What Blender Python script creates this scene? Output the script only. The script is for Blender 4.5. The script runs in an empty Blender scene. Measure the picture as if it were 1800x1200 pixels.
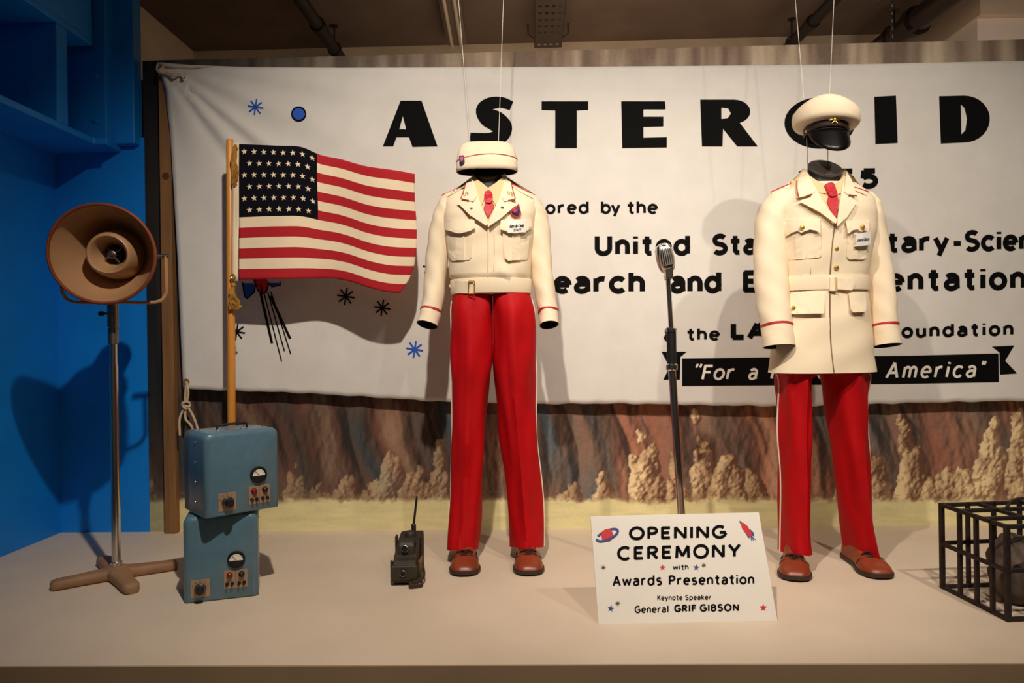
import bpy, bmesh, math, random
import numpy as np
from mathutils import Vector, Matrix
from mathutils.geometry import tessellate_polygon
random.seed(4); PI = math.pi
S = bpy.context.scene
C = S.collection

# ---------------------------------------------------------------- camera, world, lights, exposure
F_PX = 1280.0; CAM_H = 0.845
YAW = math.radians(1.47); ROLL = 0.0144
fwd = np.array([-math.sin(YAW), math.cos(YAW), 0.0])
rt0 = np.array([math.cos(YAW), math.sin(YAW), 0.0]); up0 = np.array([0, 0, 1.0])
rgt = rt0 * math.cos(ROLL) - up0 * math.sin(ROLL)
upv = up0 * math.cos(ROLL) + rt0 * math.sin(ROLL)
CAM = np.array([0, 0, CAM_H])
cd = bpy.data.cameras.new('camera'); cd.sensor_width = 36; cd.lens = F_PX * 36 / 1800; cd.clip_start = 0.05
co = bpy.data.objects.new('camera', cd); C.objects.link(co)
M = Matrix.Identity(4)
for i in range(3):
    M[i][0] = rgt[i]; M[i][1] = upv[i]; M[i][2] = -fwd[i]; M[i][3] = CAM[i]
co.matrix_world = M
S.camera = co

S.view_settings.view_transform = 'Standard'; S.view_settings.look = 'None'
S.view_settings.gamma = 1; S.view_settings.use_curve_mapping = False
S.view_settings.exposure = 0.0

w = bpy.data.worlds.new('world'); S.world = w; w.use_nodes = True
w.node_tree.nodes['Background'].inputs[0].default_value = (1.0, 0.80, 0.62, 1)
w.node_tree.nodes['Background'].inputs[1].default_value = 0.035

def spot(name, loc, tgt, energy, size_deg, blend, radius=0.03, col=(1.0, 0.90, 0.78)):
    l = bpy.data.lights.new(name, 'SPOT'); l.energy = energy; l.color = col
    l.spot_size = math.radians(size_deg); l.spot_blend = blend; l.shadow_soft_size = radius
    o = bpy.data.objects.new(name, l); C.objects.link(o); o.location = loc
    o.rotation_euler = (Vector(tgt) - Vector(loc)).to_track_quat('-Z', 'Y').to_euler()
    return o
spot('spotlight_centre', (-0.18, 0.95, 2.75), (-0.26, 3.0, 0.70), 250, 89, 0.9)
spot('spotlight_figure', (0.90, 0.70, 2.75), (1.10, 3.0, 0.80), 128, 70, 0.85)
spot('spotlight_right', (1.75, 0.75, 2.75), (1.45, 3.0, 0.95), 108, 78, 0.85)
def area(name, loc, tgt, energy, size, col):
    l = bpy.data.lights.new(name, 'AREA'); l.energy = energy; l.color = col; l.size = size
    o = bpy.data.objects.new(name, l); C.objects.link(o); o.location = loc
    o.rotation_euler = (Vector(tgt) - Vector(loc)).to_track_quat('-Z', 'Y').to_euler()
area('gallery_fill', (0.3, -1.8, 3.1), (0, 3.0, 0.8), 5, 1.6, (1.0, 0.86, 0.72))  # weak fill added from the room side, not a known lamp
area('rear_fill_right', (2.9, 4.1, 2.2), (3.6, 5.2, 2.9), 5, 0.5, (1.0, 0.88, 0.76))  # unseen fill added to brighten the pale wall at the upper right
area('rear_fill', (0.5, 4.6, 2.1), (0.5, 6.1, 3.2), 20, 2.2, (1.0, 0.82, 0.62))  # unseen fill added behind the board, stands in for bounce on wall and ceiling

# ---------------------------------------------------------------- helpers
def ray(px, py):
    return fwd + rgt * (px - 900) / F_PX + upv * (600 - py) / F_PX
def P(px, py, Y):                       # the point of the plane y = Y seen at a photo pixel
    d = ray(px, py); return CAM + d * (Y / d[1])
def PZ(px, py, z=0.0):                  # the point of the plane z seen at a photo pixel
    d = ray(px, py); return CAM + d * ((z - CAM_H) / d[2])
def PPL(px, py, p0, n):
    d = ray(px, py); return CAM + d * (np.dot(np.array(p0) - CAM, n) / np.dot(d, n))
def proj(X, Y, Z):
    dx = X; dy = Y; dz = Z - CAM_H
    zf = dx * fwd[0] + dy * fwd[1]
    return 900 + F_PX * (dx * rgt[0] + dy * rgt[1] + dz * rgt[2]) / zf, 600 - F_PX * (dx * upv[0] + dy * upv[1] + dz * upv[2]) / zf

def lin(c):
    return tuple((v / 255 / 12.92) if v / 255 <= 0.04045 else ((v / 255 + 0.055) / 1.055) ** 2.4 for v in c)
MATS = {}
def mat(name, rgb, rough=0.7, metal=0.0, nscale=0, namt=0.0, bump=0.0, bscale=None, sheen=0.0, coat=0.0, stretch=None, spec=0.5):
    if name in MATS: return MATS[name]
    m = bpy.data.materials.new(name); m.use_nodes = True; nt = m.node_tree
    b = nt.nodes['Principled BSDF']; col = (*lin(rgb), 1)
    b.inputs['Base Color'].default_value = col
    b.inputs['Roughness'].default_value = rough; b.inputs['Metallic'].default_value = metal
    b.inputs['Specular IOR Level'].default_value = spec
    if sheen: b.inputs['Sheen Weight'].default_value = sheen
    if coat: b.inputs['Coat Weight'].default_value = coat
    if nscale or bump:
        tc = nt.nodes.new('ShaderNodeTexCoord'); src = tc.outputs['Object']
        if stretch:
            mp = nt.nodes.new('ShaderNodeMapping'); mp.inputs['Scale'].default_value = stretch
            nt.links.new(src, mp.inputs[0]); src = mp.outputs[0]
    if nscale:
        n = nt.nodes.new('ShaderNodeTexNoise'); n.inputs['Scale'].default_value = nscale; n.inputs['Detail'].default_value = 5
        nt.links.new(src, n.inputs['Vector'])
        r = nt.nodes.new('ShaderNodeValToRGB')
        lo = tuple(v * (1 - namt) for v in col[:3]); hi = tuple(min(1, v * (1 + namt)) for v in col[:3])
        r.color_ramp.elements[0].position = 0.3; r.color_ramp.elements[1].position = 0.7
        r.color_ramp.elements[0].color = (*lo, 1); r.color_ramp.elements[1].color = (*hi, 1)
        nt.links.new(n.outputs['Fac'], r.inputs[0]); nt.links.new(r.outputs[0], b.inputs['Base Color'])
    if bump:
        n2 = nt.nodes.new('ShaderNodeTexNoise'); n2.inputs['Scale'].default_value = bscale or nscale; n2.inputs['Detail'].default_value = 4
        nt.links.new(src, n2.inputs['Vector'])
        bp = nt.nodes.new('ShaderNodeBump'); bp.inputs['Strength'].default_value = bump; bp.inputs['Distance'].default_value = 0.004
        nt.links.new(n2.outputs['Fac'], bp.inputs['Height']); nt.links.new(bp.outputs[0], b.inputs['Normal'])
    MATS[name] = m; return m

def obj(name, verts, faces, m, parent=None, smooth=False, mats=None, idx=None, angle=None):
    me = bpy.data.meshes.new(name)
    me.from_pydata([tuple(map(float, v)) for v in verts], [], faces); me.update()
    if mats:
        for q in mats: me.materials.append(q)
        me.polygons.foreach_set('material_index', idx)
    else: me.materials.append(m)
    o = bpy.data.objects.new(name, me); C.objects.link(o)
    if parent: o.parent = parent
    if smooth:
        me.polygons.foreach_set('use_smooth', [True] * len(me.polygons))
        if angle is not None:
            bm = bmesh.new(); bm.from_mesh(me)
            for e in bm.edges:
                if len(e.link_faces) == 2 and e.calc_face_angle(0) > math.radians(angle): e.smooth = False
            bm.to_mesh(me); bm.free()
    return o
def thing(name, label, cat, loc=(0, 0, 0), rz=0.0, group=None):
    o = bpy.data.objects.new(name, None); C.objects.link(o); o.empty_display_size = 0.05
    o.location = tuple(map(float, loc)); o.rotation_euler = (0, 0, rz)
    o['label'] = label; o['category'] = cat
    if group: o['group'] = group
    return o
def tag(o, label, cat, group=None):
    o['label'] = label; o['category'] = cat
    if group: o['group'] = group
    return o
def struct(o): o['kind'] = 'structure'; return o

class MB:                                # collects shapes that make ONE part
    def __init__(s): s.v = []; s.f = []
    def add(s, v, f):
        k = len(s.v); s.v += [tuple(map(float, q)) for q in v]; s.f += [tuple(i + k for i in q) for q in f]; return s
    def box(s, x0, x1, y0, y1, z0, z1):
        v = [(x, y, z) for z in (z0, z1) for y in (y0, y1) for x in (x0, x1)]
        return s.add(v, [(0, 2, 3, 1), (4, 5, 7, 6), (0, 1, 5, 4), (2, 6, 7, 3), (0, 4, 6, 2), (1, 3, 7, 5)])
    def loft(s, rings, cap0=True, cap1=True, closed=True):
        n = len(rings[0]); v = [p for r in rings for p in r]; f = []
        for i in range(len(rings) - 1):
            for j in range(n if closed else n - 1):
                a = i * n + j; b = i * n + (j + 1) % n
                f.append((a, b, b + n, a + n))
        if cap0: f.append(tuple(range(n - 1, -1, -1)))
        if cap1: f.append(tuple(range((len(rings) - 1) * n, len(rings) * n)))
        return s.add(v, f)
    def tube(s, path, r, n=10, cap=True, ry=None):
        path = [Vector(map(float, p)) for p in path]
        rr = r if hasattr(r, '__len__') else [r] * len(path)
        rings = []; ref = None
        for i, p in enumerate(path):
            t = (path[min(i + 1, len(path) - 1)] - path[max(i - 1, 0)]).normalized()
            if ref is None:
                ref = Vector((0, 0, 1)) if abs(t.z) < 0.9 else Vector((0, 1, 0))
            a = (ref - t * ref.dot(t)).normalized(); b = t.cross(a); ref = a
            rings.append([p + a * math.cos(k * 2 * PI / n) * rr[i] + b * math.sin(k * 2 * PI / n) * rr[i] for k in range(n)])
        return s.loft(rings, cap, cap)
    def lathe(s, prof, n=32, M4=None, cap0=False, cap1=False):    # profile (radius, height) about local z
        rings = []
        for r, h in prof:
            rg = [Vector((r * math.cos(k * 2 * PI / n), r * math.sin(k * 2 * PI / n), h)) for k in range(n)]
            if M4 is not None: rg = [M4 @ p for p in rg]
            rings.append(rg)
        return s.loft(rings, cap0, cap1)
    def ball(s, c, r, nu=12, nv=8, sc=(1, 1, 1)):
        rings = []
        for i in range(nv + 1):
            a = -PI / 2 + PI * i / nv; cr = max(math.cos(a), 0.02)
            rings.append([(c[0] + r * sc[0] * cr * math.cos(k * 2 * PI / nu), c[1] + r * sc[1] * cr * math.sin(k * 2 * PI / nu), c[2] + r * sc[2] * math.sin(a)) for k in range(nu)])
        return s.loft(rings)
    def poly(s, pts, thick_vec=None):
        s.add(pts, [tuple(range(len(pts)))]); return s
    def build(s, name, m, parent=None, smooth=False, angle=40, bevel=0, bseg=2):
        o = obj(name, s.v, s.f, m, parent, smooth, angle=angle if smooth else None)
        if bevel:
            md = o.modifiers.new('Bevel', 'BEVEL'); md.width = bevel; md.segments = bseg; md.limit_method = 'ANGLE'
        return o
def arc(cx, cy, rx, ry, a0, a1, n=12):
    return [(cx + rx * math.cos(math.radians(a0 + (a1 - a0) * i / n)), cy + ry * math.sin(math.radians(a0 + (a1 - a0) * i / n))) for i in range(n + 1)]
def smooth_path(pts, k=6):              # Catmull-Rom through the points
    pts = [np.array(p, float) for p in pts]; out = []
    for i in range(len(pts) - 1):
        p0 = pts[max(i - 1, 0)]; p1 = pts[i]; p2 = pts[i + 1]; p3 = pts[min(i + 2, len(pts) - 1)]
        for j in range(k):
            t = j / k
            out.append(0.5 * (2 * p1 + (p2 - p0) * t + (2 * p0 - 5 * p1 + 4 * p2 - p3) * t * t + (3 * p1 - p0 - 3 * p2 + p3) * t ** 3))
    out.append(pts[-1]); return out
def vnoise(x, y, seed=0):
    x = np.asarray(x, float); y = np.asarray(y, float)
    xi = np.floor(x).astype(np.int64); yi = np.floor(y).astype(np.int64); fx = x - xi; fy = y - yi
    def h(a, b):
        n = (a * 374761393 + b * 668265263 + seed * 2147483647 + 12345) & 0x7fffffff
        n = ((n ^ (n >> 13)) * 1274126177) & 0x7fffffff
        return ((n ^ (n >> 16)) & 0xffff) / 65535.0
    u = fx * fx * (3 - 2 * fx); v = fy * fy * (3 - 2 * fy)
    return (h(xi, yi) * (1 - u) + h(xi + 1, yi) * u) * (1 - v) + (h(xi, yi + 1) * (1 - u) + h(xi + 1, yi + 1) * u) * v
def fbm(x, y, seed=0, o=4):
    r = 0; a = 0.5
    for i in range(o): r = r + a * vnoise(x * 2 ** i, y * 2 ** i, seed + i * 7); a *= 0.5
    return r

# ---- brush lettering: each letter is a set of strokes on a unit cap height
def _g():
    g = {}; X = 0.70
    bowl = lambda cx: arc(cx, .35, .27, .35, 0, 360, 20)
    g['o'] = (.58, [bowl(.29)])
    g['a'] = (.54, [[(.07, .60)] + arc(.27, .47, .22, .23, 125, 0, 8) + [(.49, .2), (.50, 0)], [(.49, .40), (.3, .40)] + arc(.25, .20, .20, .20, 90, 270, 10) + [(.36, .02), (.49, .13)]])
    g['b'] = (.60, [[(.05, 1), (.05, 0)], bowl(.31)])
    g['c'] = (.52, [arc(.30, .35, .27, .35, 42, 318, 16)])
    g['d'] = (.60, [[(.55, 1), (.55, 0)], bowl(.29)])
    g['e'] = (.56, [[(.03, .36), (.55, .36)], arc(.29, .35, .26, .35, 0, 312, 18)])
    g['f'] = (.40, [[(.38, .98), (.26, .97), (.18, .85), (.18, 0)], [(0, .66), (.36, .66)]])
    g['g'] = (.58, [bowl(.29), [(.54, .7), (.54, -.1)] + arc(.3, -.1, .24, .2, 0, -140, 8)])
    g['h'] = (.54, [[(.05, 1), (.05, 0)], [(.05, .42)] + arc(.27, .44, .22, .26, 170, 0, 8) + [(.49, 0)]])
    g['i'] = (.14, [[(.07, .70), (.07, 0)], [(.07, .985), (.07, .87)]])
    g['k'] = (.50, [[(.05, 1), (.05, 0)], [(.46, .70), (.07, .30)], [(.20, .42), (.48, 0)]])
    g['l'] = (.14, [[(.07, 1), (.07, 0)]])
    g['m'] = (.82, [[(.05, .70), (.05, 0)], [(.05, .42)] + arc(.23, .46, .18, .24, 170, 0, 8) + [(.41, 0)], [(.41, .42)] + arc(.59, .46, .18, .24, 170, 0, 8) + [(.77, 0)]])
    g['n'] = (.54, [[(.05, .70), (.05, 0)], [(.05, .42)] + arc(.27, .44, .22, .26, 170, 0, 8) + [(.49, 0)]])
    g['p'] = (.60, [[(.05, .70), (.05, -.3)], bowl(.31)])
    g['r'] = (.40, [[(.05, .70), (.05, 0)], [(.05, .40)] + arc(.30, .42, .24, .26, 165, 70, 6)])
    g['s'] = (.48, [arc(.25, .525, .20, .175, 40, 250, 10)[:-1] + arc(.24, .175, .21, .175, 80, -140, 12)])
    g['t'] = (.42, [[(.2, .98), (.2, .12), (.27, .02), (.40, .03)], [(0, .68), (.40, .68)]])
    g['u'] = (.54, [[(.05, .70), (.05, .25)] + arc(.27, .26, .22, .26, 180, 350, 8), [(.49, .70), (.49, 0)]])
    g['v'] = (.52, [[(.02, .7), (.26, 0)], [(.5, .7), (.26, 0)]])
    g['w'] = (.80, [[(.02, .7), (.2, 0)], [(.2, 0), (.4, .66)], [(.4, .66), (.6, 0)], [(.6, 0), (.78, .7)]])
    g['x'] = (.50, [[(.03, .7), (.47, 0)], [(.47, .7), (.03, 0)]])
    g['y'] = (.54, [[(.03, .7), (.28, .03)], [(.52, .7), (.18, -.3)]])
    g['A'] = (.72, [[(.03, 0), (.36, 1)], [(.36, 1), (.69, 0)], [(.15, .33), (.57, .33)]])
    g['B'] = (.60, [[(.06, 0), (.06, 1)], [(.06, .97)] + arc(.28, .76, .24, .22, 90, -90, 8) + [(.06, .54)], [(.06, .54)] + arc(.30, .28, .27, .26, 90, -90, 8) + [(.06, .02)]])
    g['C'] = (.72, [arc(.42, .5, .38, .5, 48, 312, 18)])
    g['D'] = (.68, [[(.06, 0), (.06, 1)], [(.06, .97)] + arc(.24, .5, .40, .47, 90, -90, 12) + [(.06, .03)]])
    g['E'] = (.54, [[(.06, 0), (.06, 1)], [(.02, .95), (.52, .95)], [(.06, .51), (.46, .51)], [(.02, .05), (.52, .05)]])
    g['F'] = (.54, [[(.06, 0), (.06, 1)], [(.02, .95), (.52, .95)], [(.06, .51), (.46, .51)]])
    g['G'] = (.76, [arc(.42, .5, .38, .5, 50, 350, 20), [(.42, .46), (.80, .46)]])
    g['I'] = (.14, [[(.07, 0), (.07, 1)]])
    g['K'] = (.60, [[(.05, 1), (.05, 0)], [(.56, 1), (.08, .42)], [(.22, .56), (.58, 0)]])
    g['L'] = (.50, [[(.06, 1), (.06, 0)], [(.02, .05), (.50, .05)]])
    g['M'] = (.84, [[(.06, 0), (.10, 1)], [(.10, 1), (.42, .15)], [(.42, .15), (.74, 1)], [(.74, 1), (.78, 0)]])
    g['N'] = (.72, [[(.06, 0), (.06, 1)], [(.06, 1), (.66, 0)], [(.66, 0), (.66, 1)]])
    g['O'] = (.84, [arc(.42, .5, .39, .5, 0, 360, 28)])
    g['P'] = (.58, [[(.06, 0), (.06, 1)], [(.06, .96)] + arc(.28, .71, .26, .25, 90, -90, 10) + [(.06, .46)]])
    g['R'] = (.62, [[(.06, 0), (.06, 1)], [(.06, .96)] + arc(.28, .72, .26, .24, 90, -90, 10) + [(.06, .48)], [(.28, .48), (.58, 0)]])
    g['S'] = (.60, [arc(.31, .745, .25, .24, 35, 255, 12)[:-1] + arc(.29, .255, .27, .25, 82, -145, 14)])
    g['U'] = (.68, [[(.06, 1), (.06, .32)] + arc(.34, .32, .28, .30, 180, 360, 12) + [(.62, 1)]])
    g['Y'] = (.68, [[(.02, 1), (.34, .46)], [(.66, 1), (.34, .46)], [(.34, .46), (.34, 0)]])
    g['1'] = (.34, [[(.22, 0), (.22, 1)], [(.02, .8), (.22, .98)]])
    g['9'] = (.58, [arc(.29, .68, .25, .3, 0, 360, 16), [(.54, .68), (.34, 0)]])
    g['5'] = (.58, [[(.12, .94), (.52, .94)], [(.13, .97), (.10, .5)], [(.10, .52)] + arc(.29, .33, .25, .30, 120, -140, 12)])
    g['-'] = (.42, [[(.04, .36), (.38, .36)]])
    g['&'] = (.66, [[(.62, 0), (.16, .70)] + arc(.30, .80, .16, .18, 200, -20, 8) + [(.40, .62), (.14, .42), (.06, .22), (.20, .02), (.40, .05), (.60, .42)]])
    g['"'] = (.24, [[(.06, 1.02), (.03, .78)], [(.2, 1.02), (.17, .78)]])
    g[' '] = (.3, [])
    return g
GL = _g()
def ribbon(mb, pts, hw, mp, step):      # a brush stroke of half width hw in photo-plane units, mapped to the surface by mp
    q = [np.array(pts[0], float)]
    for p in pts[1:]:
        p = np.array(p, float); d = np.linalg.norm(p - q[-1])
        if d < 1e-6: continue
        k = max(1, int(math.ceil(d / step))); a = q[-1]
        q += [a + (p - a) * (j + 1) / k for j in range(k)]
    if len(q) < 2: return
    n = len(q); closed = np.linalg.norm(q[0] - q[-1]) < 1e-3
    L = []; R = []
    for i in range(n):
        a = q[i - 1] if i > 0 else (q[n - 2] if closed else q[0]); b = q[i + 1] if i < n - 1 else (q[1] if closed else q[-1])
        t = (b - a) / max(np.linalg.norm(b - a), 1e-9); nn = np.array([-t[1], t[0]])
        L.append(q[i] + nn * hw); R.append(q[i] - nn * hw)
    v = [mp(*p) for p in L] + [mp(*p) for p in R]
    mb.add(v, [(i, i + 1, n + i + 1, n + i) for i in range(n - 1)])
def text(mb, s, x0, x1, yb0, yb1, cap, wt, mp, slant=0.0, gap=0.2, step=9):
    tot = sum(GL[c][0] for c in s) + gap * (len(s) - 1)
    sx = (x1 - x0 - wt) / tot; x = x0 + wt / 2
    for c in s:
        wd, st = GL[c]
        for pl in st:
            pts = []
            for gx, gy in pl:
                xx = x + gx * sx
                yb = yb0 + (yb1 - yb0) * (xx - x0) / max(x1 - x0, 1e-6)
                yy = yb - wt / 2 - gy * (cap - wt)
                pts.append((xx + slant * gy * cap, yy))
            ribbon(mb, pts, wt / 2, mp, step)
        x += (wd + gap) * sx
def fill(mb, pts, mp, maxlen=12, holes=()):   # a painted area, cut finely so that it follows its surface
    loops = [[Vector((p[0], p[1], 0)) for p in l] for l in [pts, *holes]]
    flat = [p for l in loops for p in l]
    bm = bmesh.new(); vs = [bm.verts.new(p) for p in flat]
    for t in tessellate_polygon(loops):
        try: bm.faces.new([vs[i] for i in t])
        except ValueError: pass
    for _ in range(5):
        es = [e for e in bm.edges if e.calc_length() > maxlen]
        if not es: break
        bmesh.ops.subdivide_edges(bm, edges=es, cuts=1)
    bmesh.ops.triangulate(bm, faces=bm.faces[:])
    bm.verts.index_update()
    v = [mp(p.co.x, p.co.y) for p in bm.verts]; f = [tuple(q.index for q in t.verts) for t in bm.faces]
    bm.free(); mb.add(v, f)
def star_pts(cx, cy, r, rot=0, k=5, inner=0.4):
    return [(cx + (r if i % 2 == 0 else r * inner) * math.sin(rot + i * PI / k), cy - (r if i % 2 == 0 else r * inner) * math.cos(rot + i * PI / k)) for i in range(2 * k)]
def asterisk(mb, cx, cy, r, wt, mp, rot=0.15):
    for i in range(4):
        a = rot + i * PI / 4
        ribbon(mb, [(cx - r * math.cos(a), cy - r * math.sin(a)), (cx + r * math.cos(a), cy + r * math.sin(a))], wt / 2, mp, 8)

# ---------------------------------------------------------------- materials
M_FLOOR = mat('painted platform', (220, 200, 176), 0.55, nscale=3, namt=0.05, bump=0.05, bscale=60)
M_RISER = mat('shaded riser paint', (176, 146, 112), 0.7, nscale=4, namt=0.08)  # platform paint darkened: the shade of the front face is in the colour
M_ROOMFLOOR = mat('room floor', (90, 78, 66), 0.6, nscale=2, namt=0.15)
M_BLUE = mat('blue wall paint', (4, 132, 226), 0.5, nscale=5, namt=0.06, bump=0.12, bscale=90)
M_ROOMWALL = mat('rear plaster', (196, 172, 146), 0.85, nscale=3, namt=0.1, bump=0.15, bscale=20)
M_CEIL = mat('ceiling concrete', (104, 84, 70), 0.9, nscale=2.5, namt=0.15, bump=0.15, bscale=14)
M_TIMBER = mat('pine timber', (136, 94, 52), 0.75, nscale=6, namt=0.28, bump=0.1, stretch=(6, 6, 0.5))
M_DARKWOOD = mat('dark timber', (58, 44, 34), 0.8, nscale=8, namt=0.3, stretch=(5, 5, 0.5))
M_CANVAS = mat('banner canvas', (222, 216, 208), 0.9, nscale=9, namt=0.035, bump=0.15, bscale=220)
M_INK = mat('black sign paint', (7, 6, 6), 0.8, spec=0.12)
M_INKBLUE = mat('blue sign paint', (14, 84, 190), 0.6)
M_INKRED = mat('red sign paint', (205, 35, 40), 0.6)
M_INKNAVY = mat('navy sign paint', (44, 62, 128), 0.6)
M_WHITEPAINT = mat('white sign paint', (235, 226, 212), 0.7)
M_CREAM = mat('cream gabardine', (242, 222, 191), 0.88, nscale=14, namt=0.03, bump=0.18, bscale=420, sheen=0.0)
M_SHIRT = mat('tan shirt cotton', (228, 198, 150), 0.85, bump=0.1, bscale=500)
M_RED = mat('red wool', (184, 6, 15), 0.62, nscale=12, namt=0.08, bump=0.2, bscale=300, spec=0.2)
M_TIE = mat('red silk', (190, 18, 34), 0.55, bump=0.08, bscale=300)
M_PIPING = mat('red piping', (186, 30, 40), 0.6)
M_WHITEPIPE = mat('cream piping', (240, 222, 200), 0.7)
M_FORM = mat('black dress form', (34, 30, 30), 0.55)
M_LINING = mat('dark lining', (40, 28, 20), 0.9)
M_LEATHER = mat('brown leather', (138, 58, 30), 0.38, nscale=10, namt=0.2, bump=0.1, bscale=80)
M_SOLE = mat('dark sole', (52, 34, 26), 0.6)
M_LACE = mat('brown lace', (62, 26, 18), 0.8)
M_BRASS = mat('brass', (236, 190, 100), 0.38, 0.9)
M_CHROME = mat('chrome', (214, 208, 202), 0.2, 1.0)
M_STEEL = mat('dull steel', (140, 134, 128), 0.4, 1.0)
M_BLACK = mat('black enamel', (22, 20, 20), 0.45)
M_HORN = mat('tan horn enamel', (176, 134, 96), 0.42, nscale=12, namt=0.06, coat=0.2)
M_HORNRIM = mat('rust brown rim', (128, 58, 30), 0.5, nscale=14, namt=0.15)
M_CASTBASE = mat('tan cast base', (150, 112, 80), 0.65, nscale=18, namt=0.15, bump=0.15, bscale=60)
M_POLE = mat('varnished pole', (214, 142, 56), 0.4, nscale=5, namt=0.15, stretch=(8, 8, 0.6))
M_CASE = mat('blue hammered enamel', (86, 118, 134), 0.36, nscale=30, namt=0.08, bump=0.12, bscale=200, coat=0.3)
M_PLATE = mat('bronze plate', (176, 142, 112), 0.5, 0.3)
M_DIAL = mat('meter dial', (236, 228, 214), 0.5)
M_REDLAMP = mat('red lens', (120, 18, 18), 0.2)
M_OLIVE = mat('olive drab', (50, 43, 30), 0.55, nscale=20, namt=0.2)
M_WEB = mat('canvas strap', (62, 46, 30), 0.9)
M_BOARD = mat('white sign board', (232, 224, 212), 0.7, nscale=6, namt=0.02)
M_IRON = mat('rusty black iron', (48, 36, 32), 0.6, 0.4, nscale=30, namt=0.35, bump=0.3, bscale=120)
M_ROCK = mat('dark meteorite', (92, 76, 64), 0.85, nscale=14, namt=0.6, bump=0.9, bscale=25)
M_ROPE = mat('cotton rope', (206, 182, 148), 0.9, nscale=60, namt=0.2, bump=0.4, bscale=200)
M_GOLD = mat('gold thread', (170, 118, 40), 0.7, nscale=30, namt=0.25)
M_FLAGRED = mat('flag red', (176, 16, 28), 0.85, bump=0.1, bscale=400)
M_FLAGWHITE = mat('flag white', (238, 216, 182), 0.85, nscale=8, namt=0.05, bump=0.1, bscale=400)
M_FLAGBLUE = mat('flag navy', (10, 9, 18), 0.9, spec=0.15, bump=0.1, bscale=400)
M_PIPE = mat('dark pipe', (22, 17, 15), 0.55)
M_GREYMETAL = mat('grey metal', (120, 106, 96), 0.4, 0.5)
M_WIRE = mat('white wire', (225, 220, 210), 0.5)
M_CAPBAND = mat('brown cap band', (26, 13, 11), 0.7)
M_VISOR = mat('black patent', (9, 6, 6), 0.35, spec=0.4)

# ---------------------------------------------------------------- setting
YW = F_PX * CAM_H / 329.3               # back board
YE = 1.905                              # front edge of the platform
XL = float(P(108, 935, YW)[0]); XB = float(P(256, 500, YW)[0]); XR = 4.1
ZT = float(P(900, 91, YW)[2])           # top of the board
mb = MB().box(XL - 0.05, XR, YE, YW + 0.06, -0.02, 0.0)
struct(mb.build('floor', M_FLOOR))
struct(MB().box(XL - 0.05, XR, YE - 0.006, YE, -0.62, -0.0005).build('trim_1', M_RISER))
struct(MB().box(-3.6, 4.2, -3.2, 6.3, -0.66, -0.62).build('floor_lower', M_ROOMFLOOR))

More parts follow.
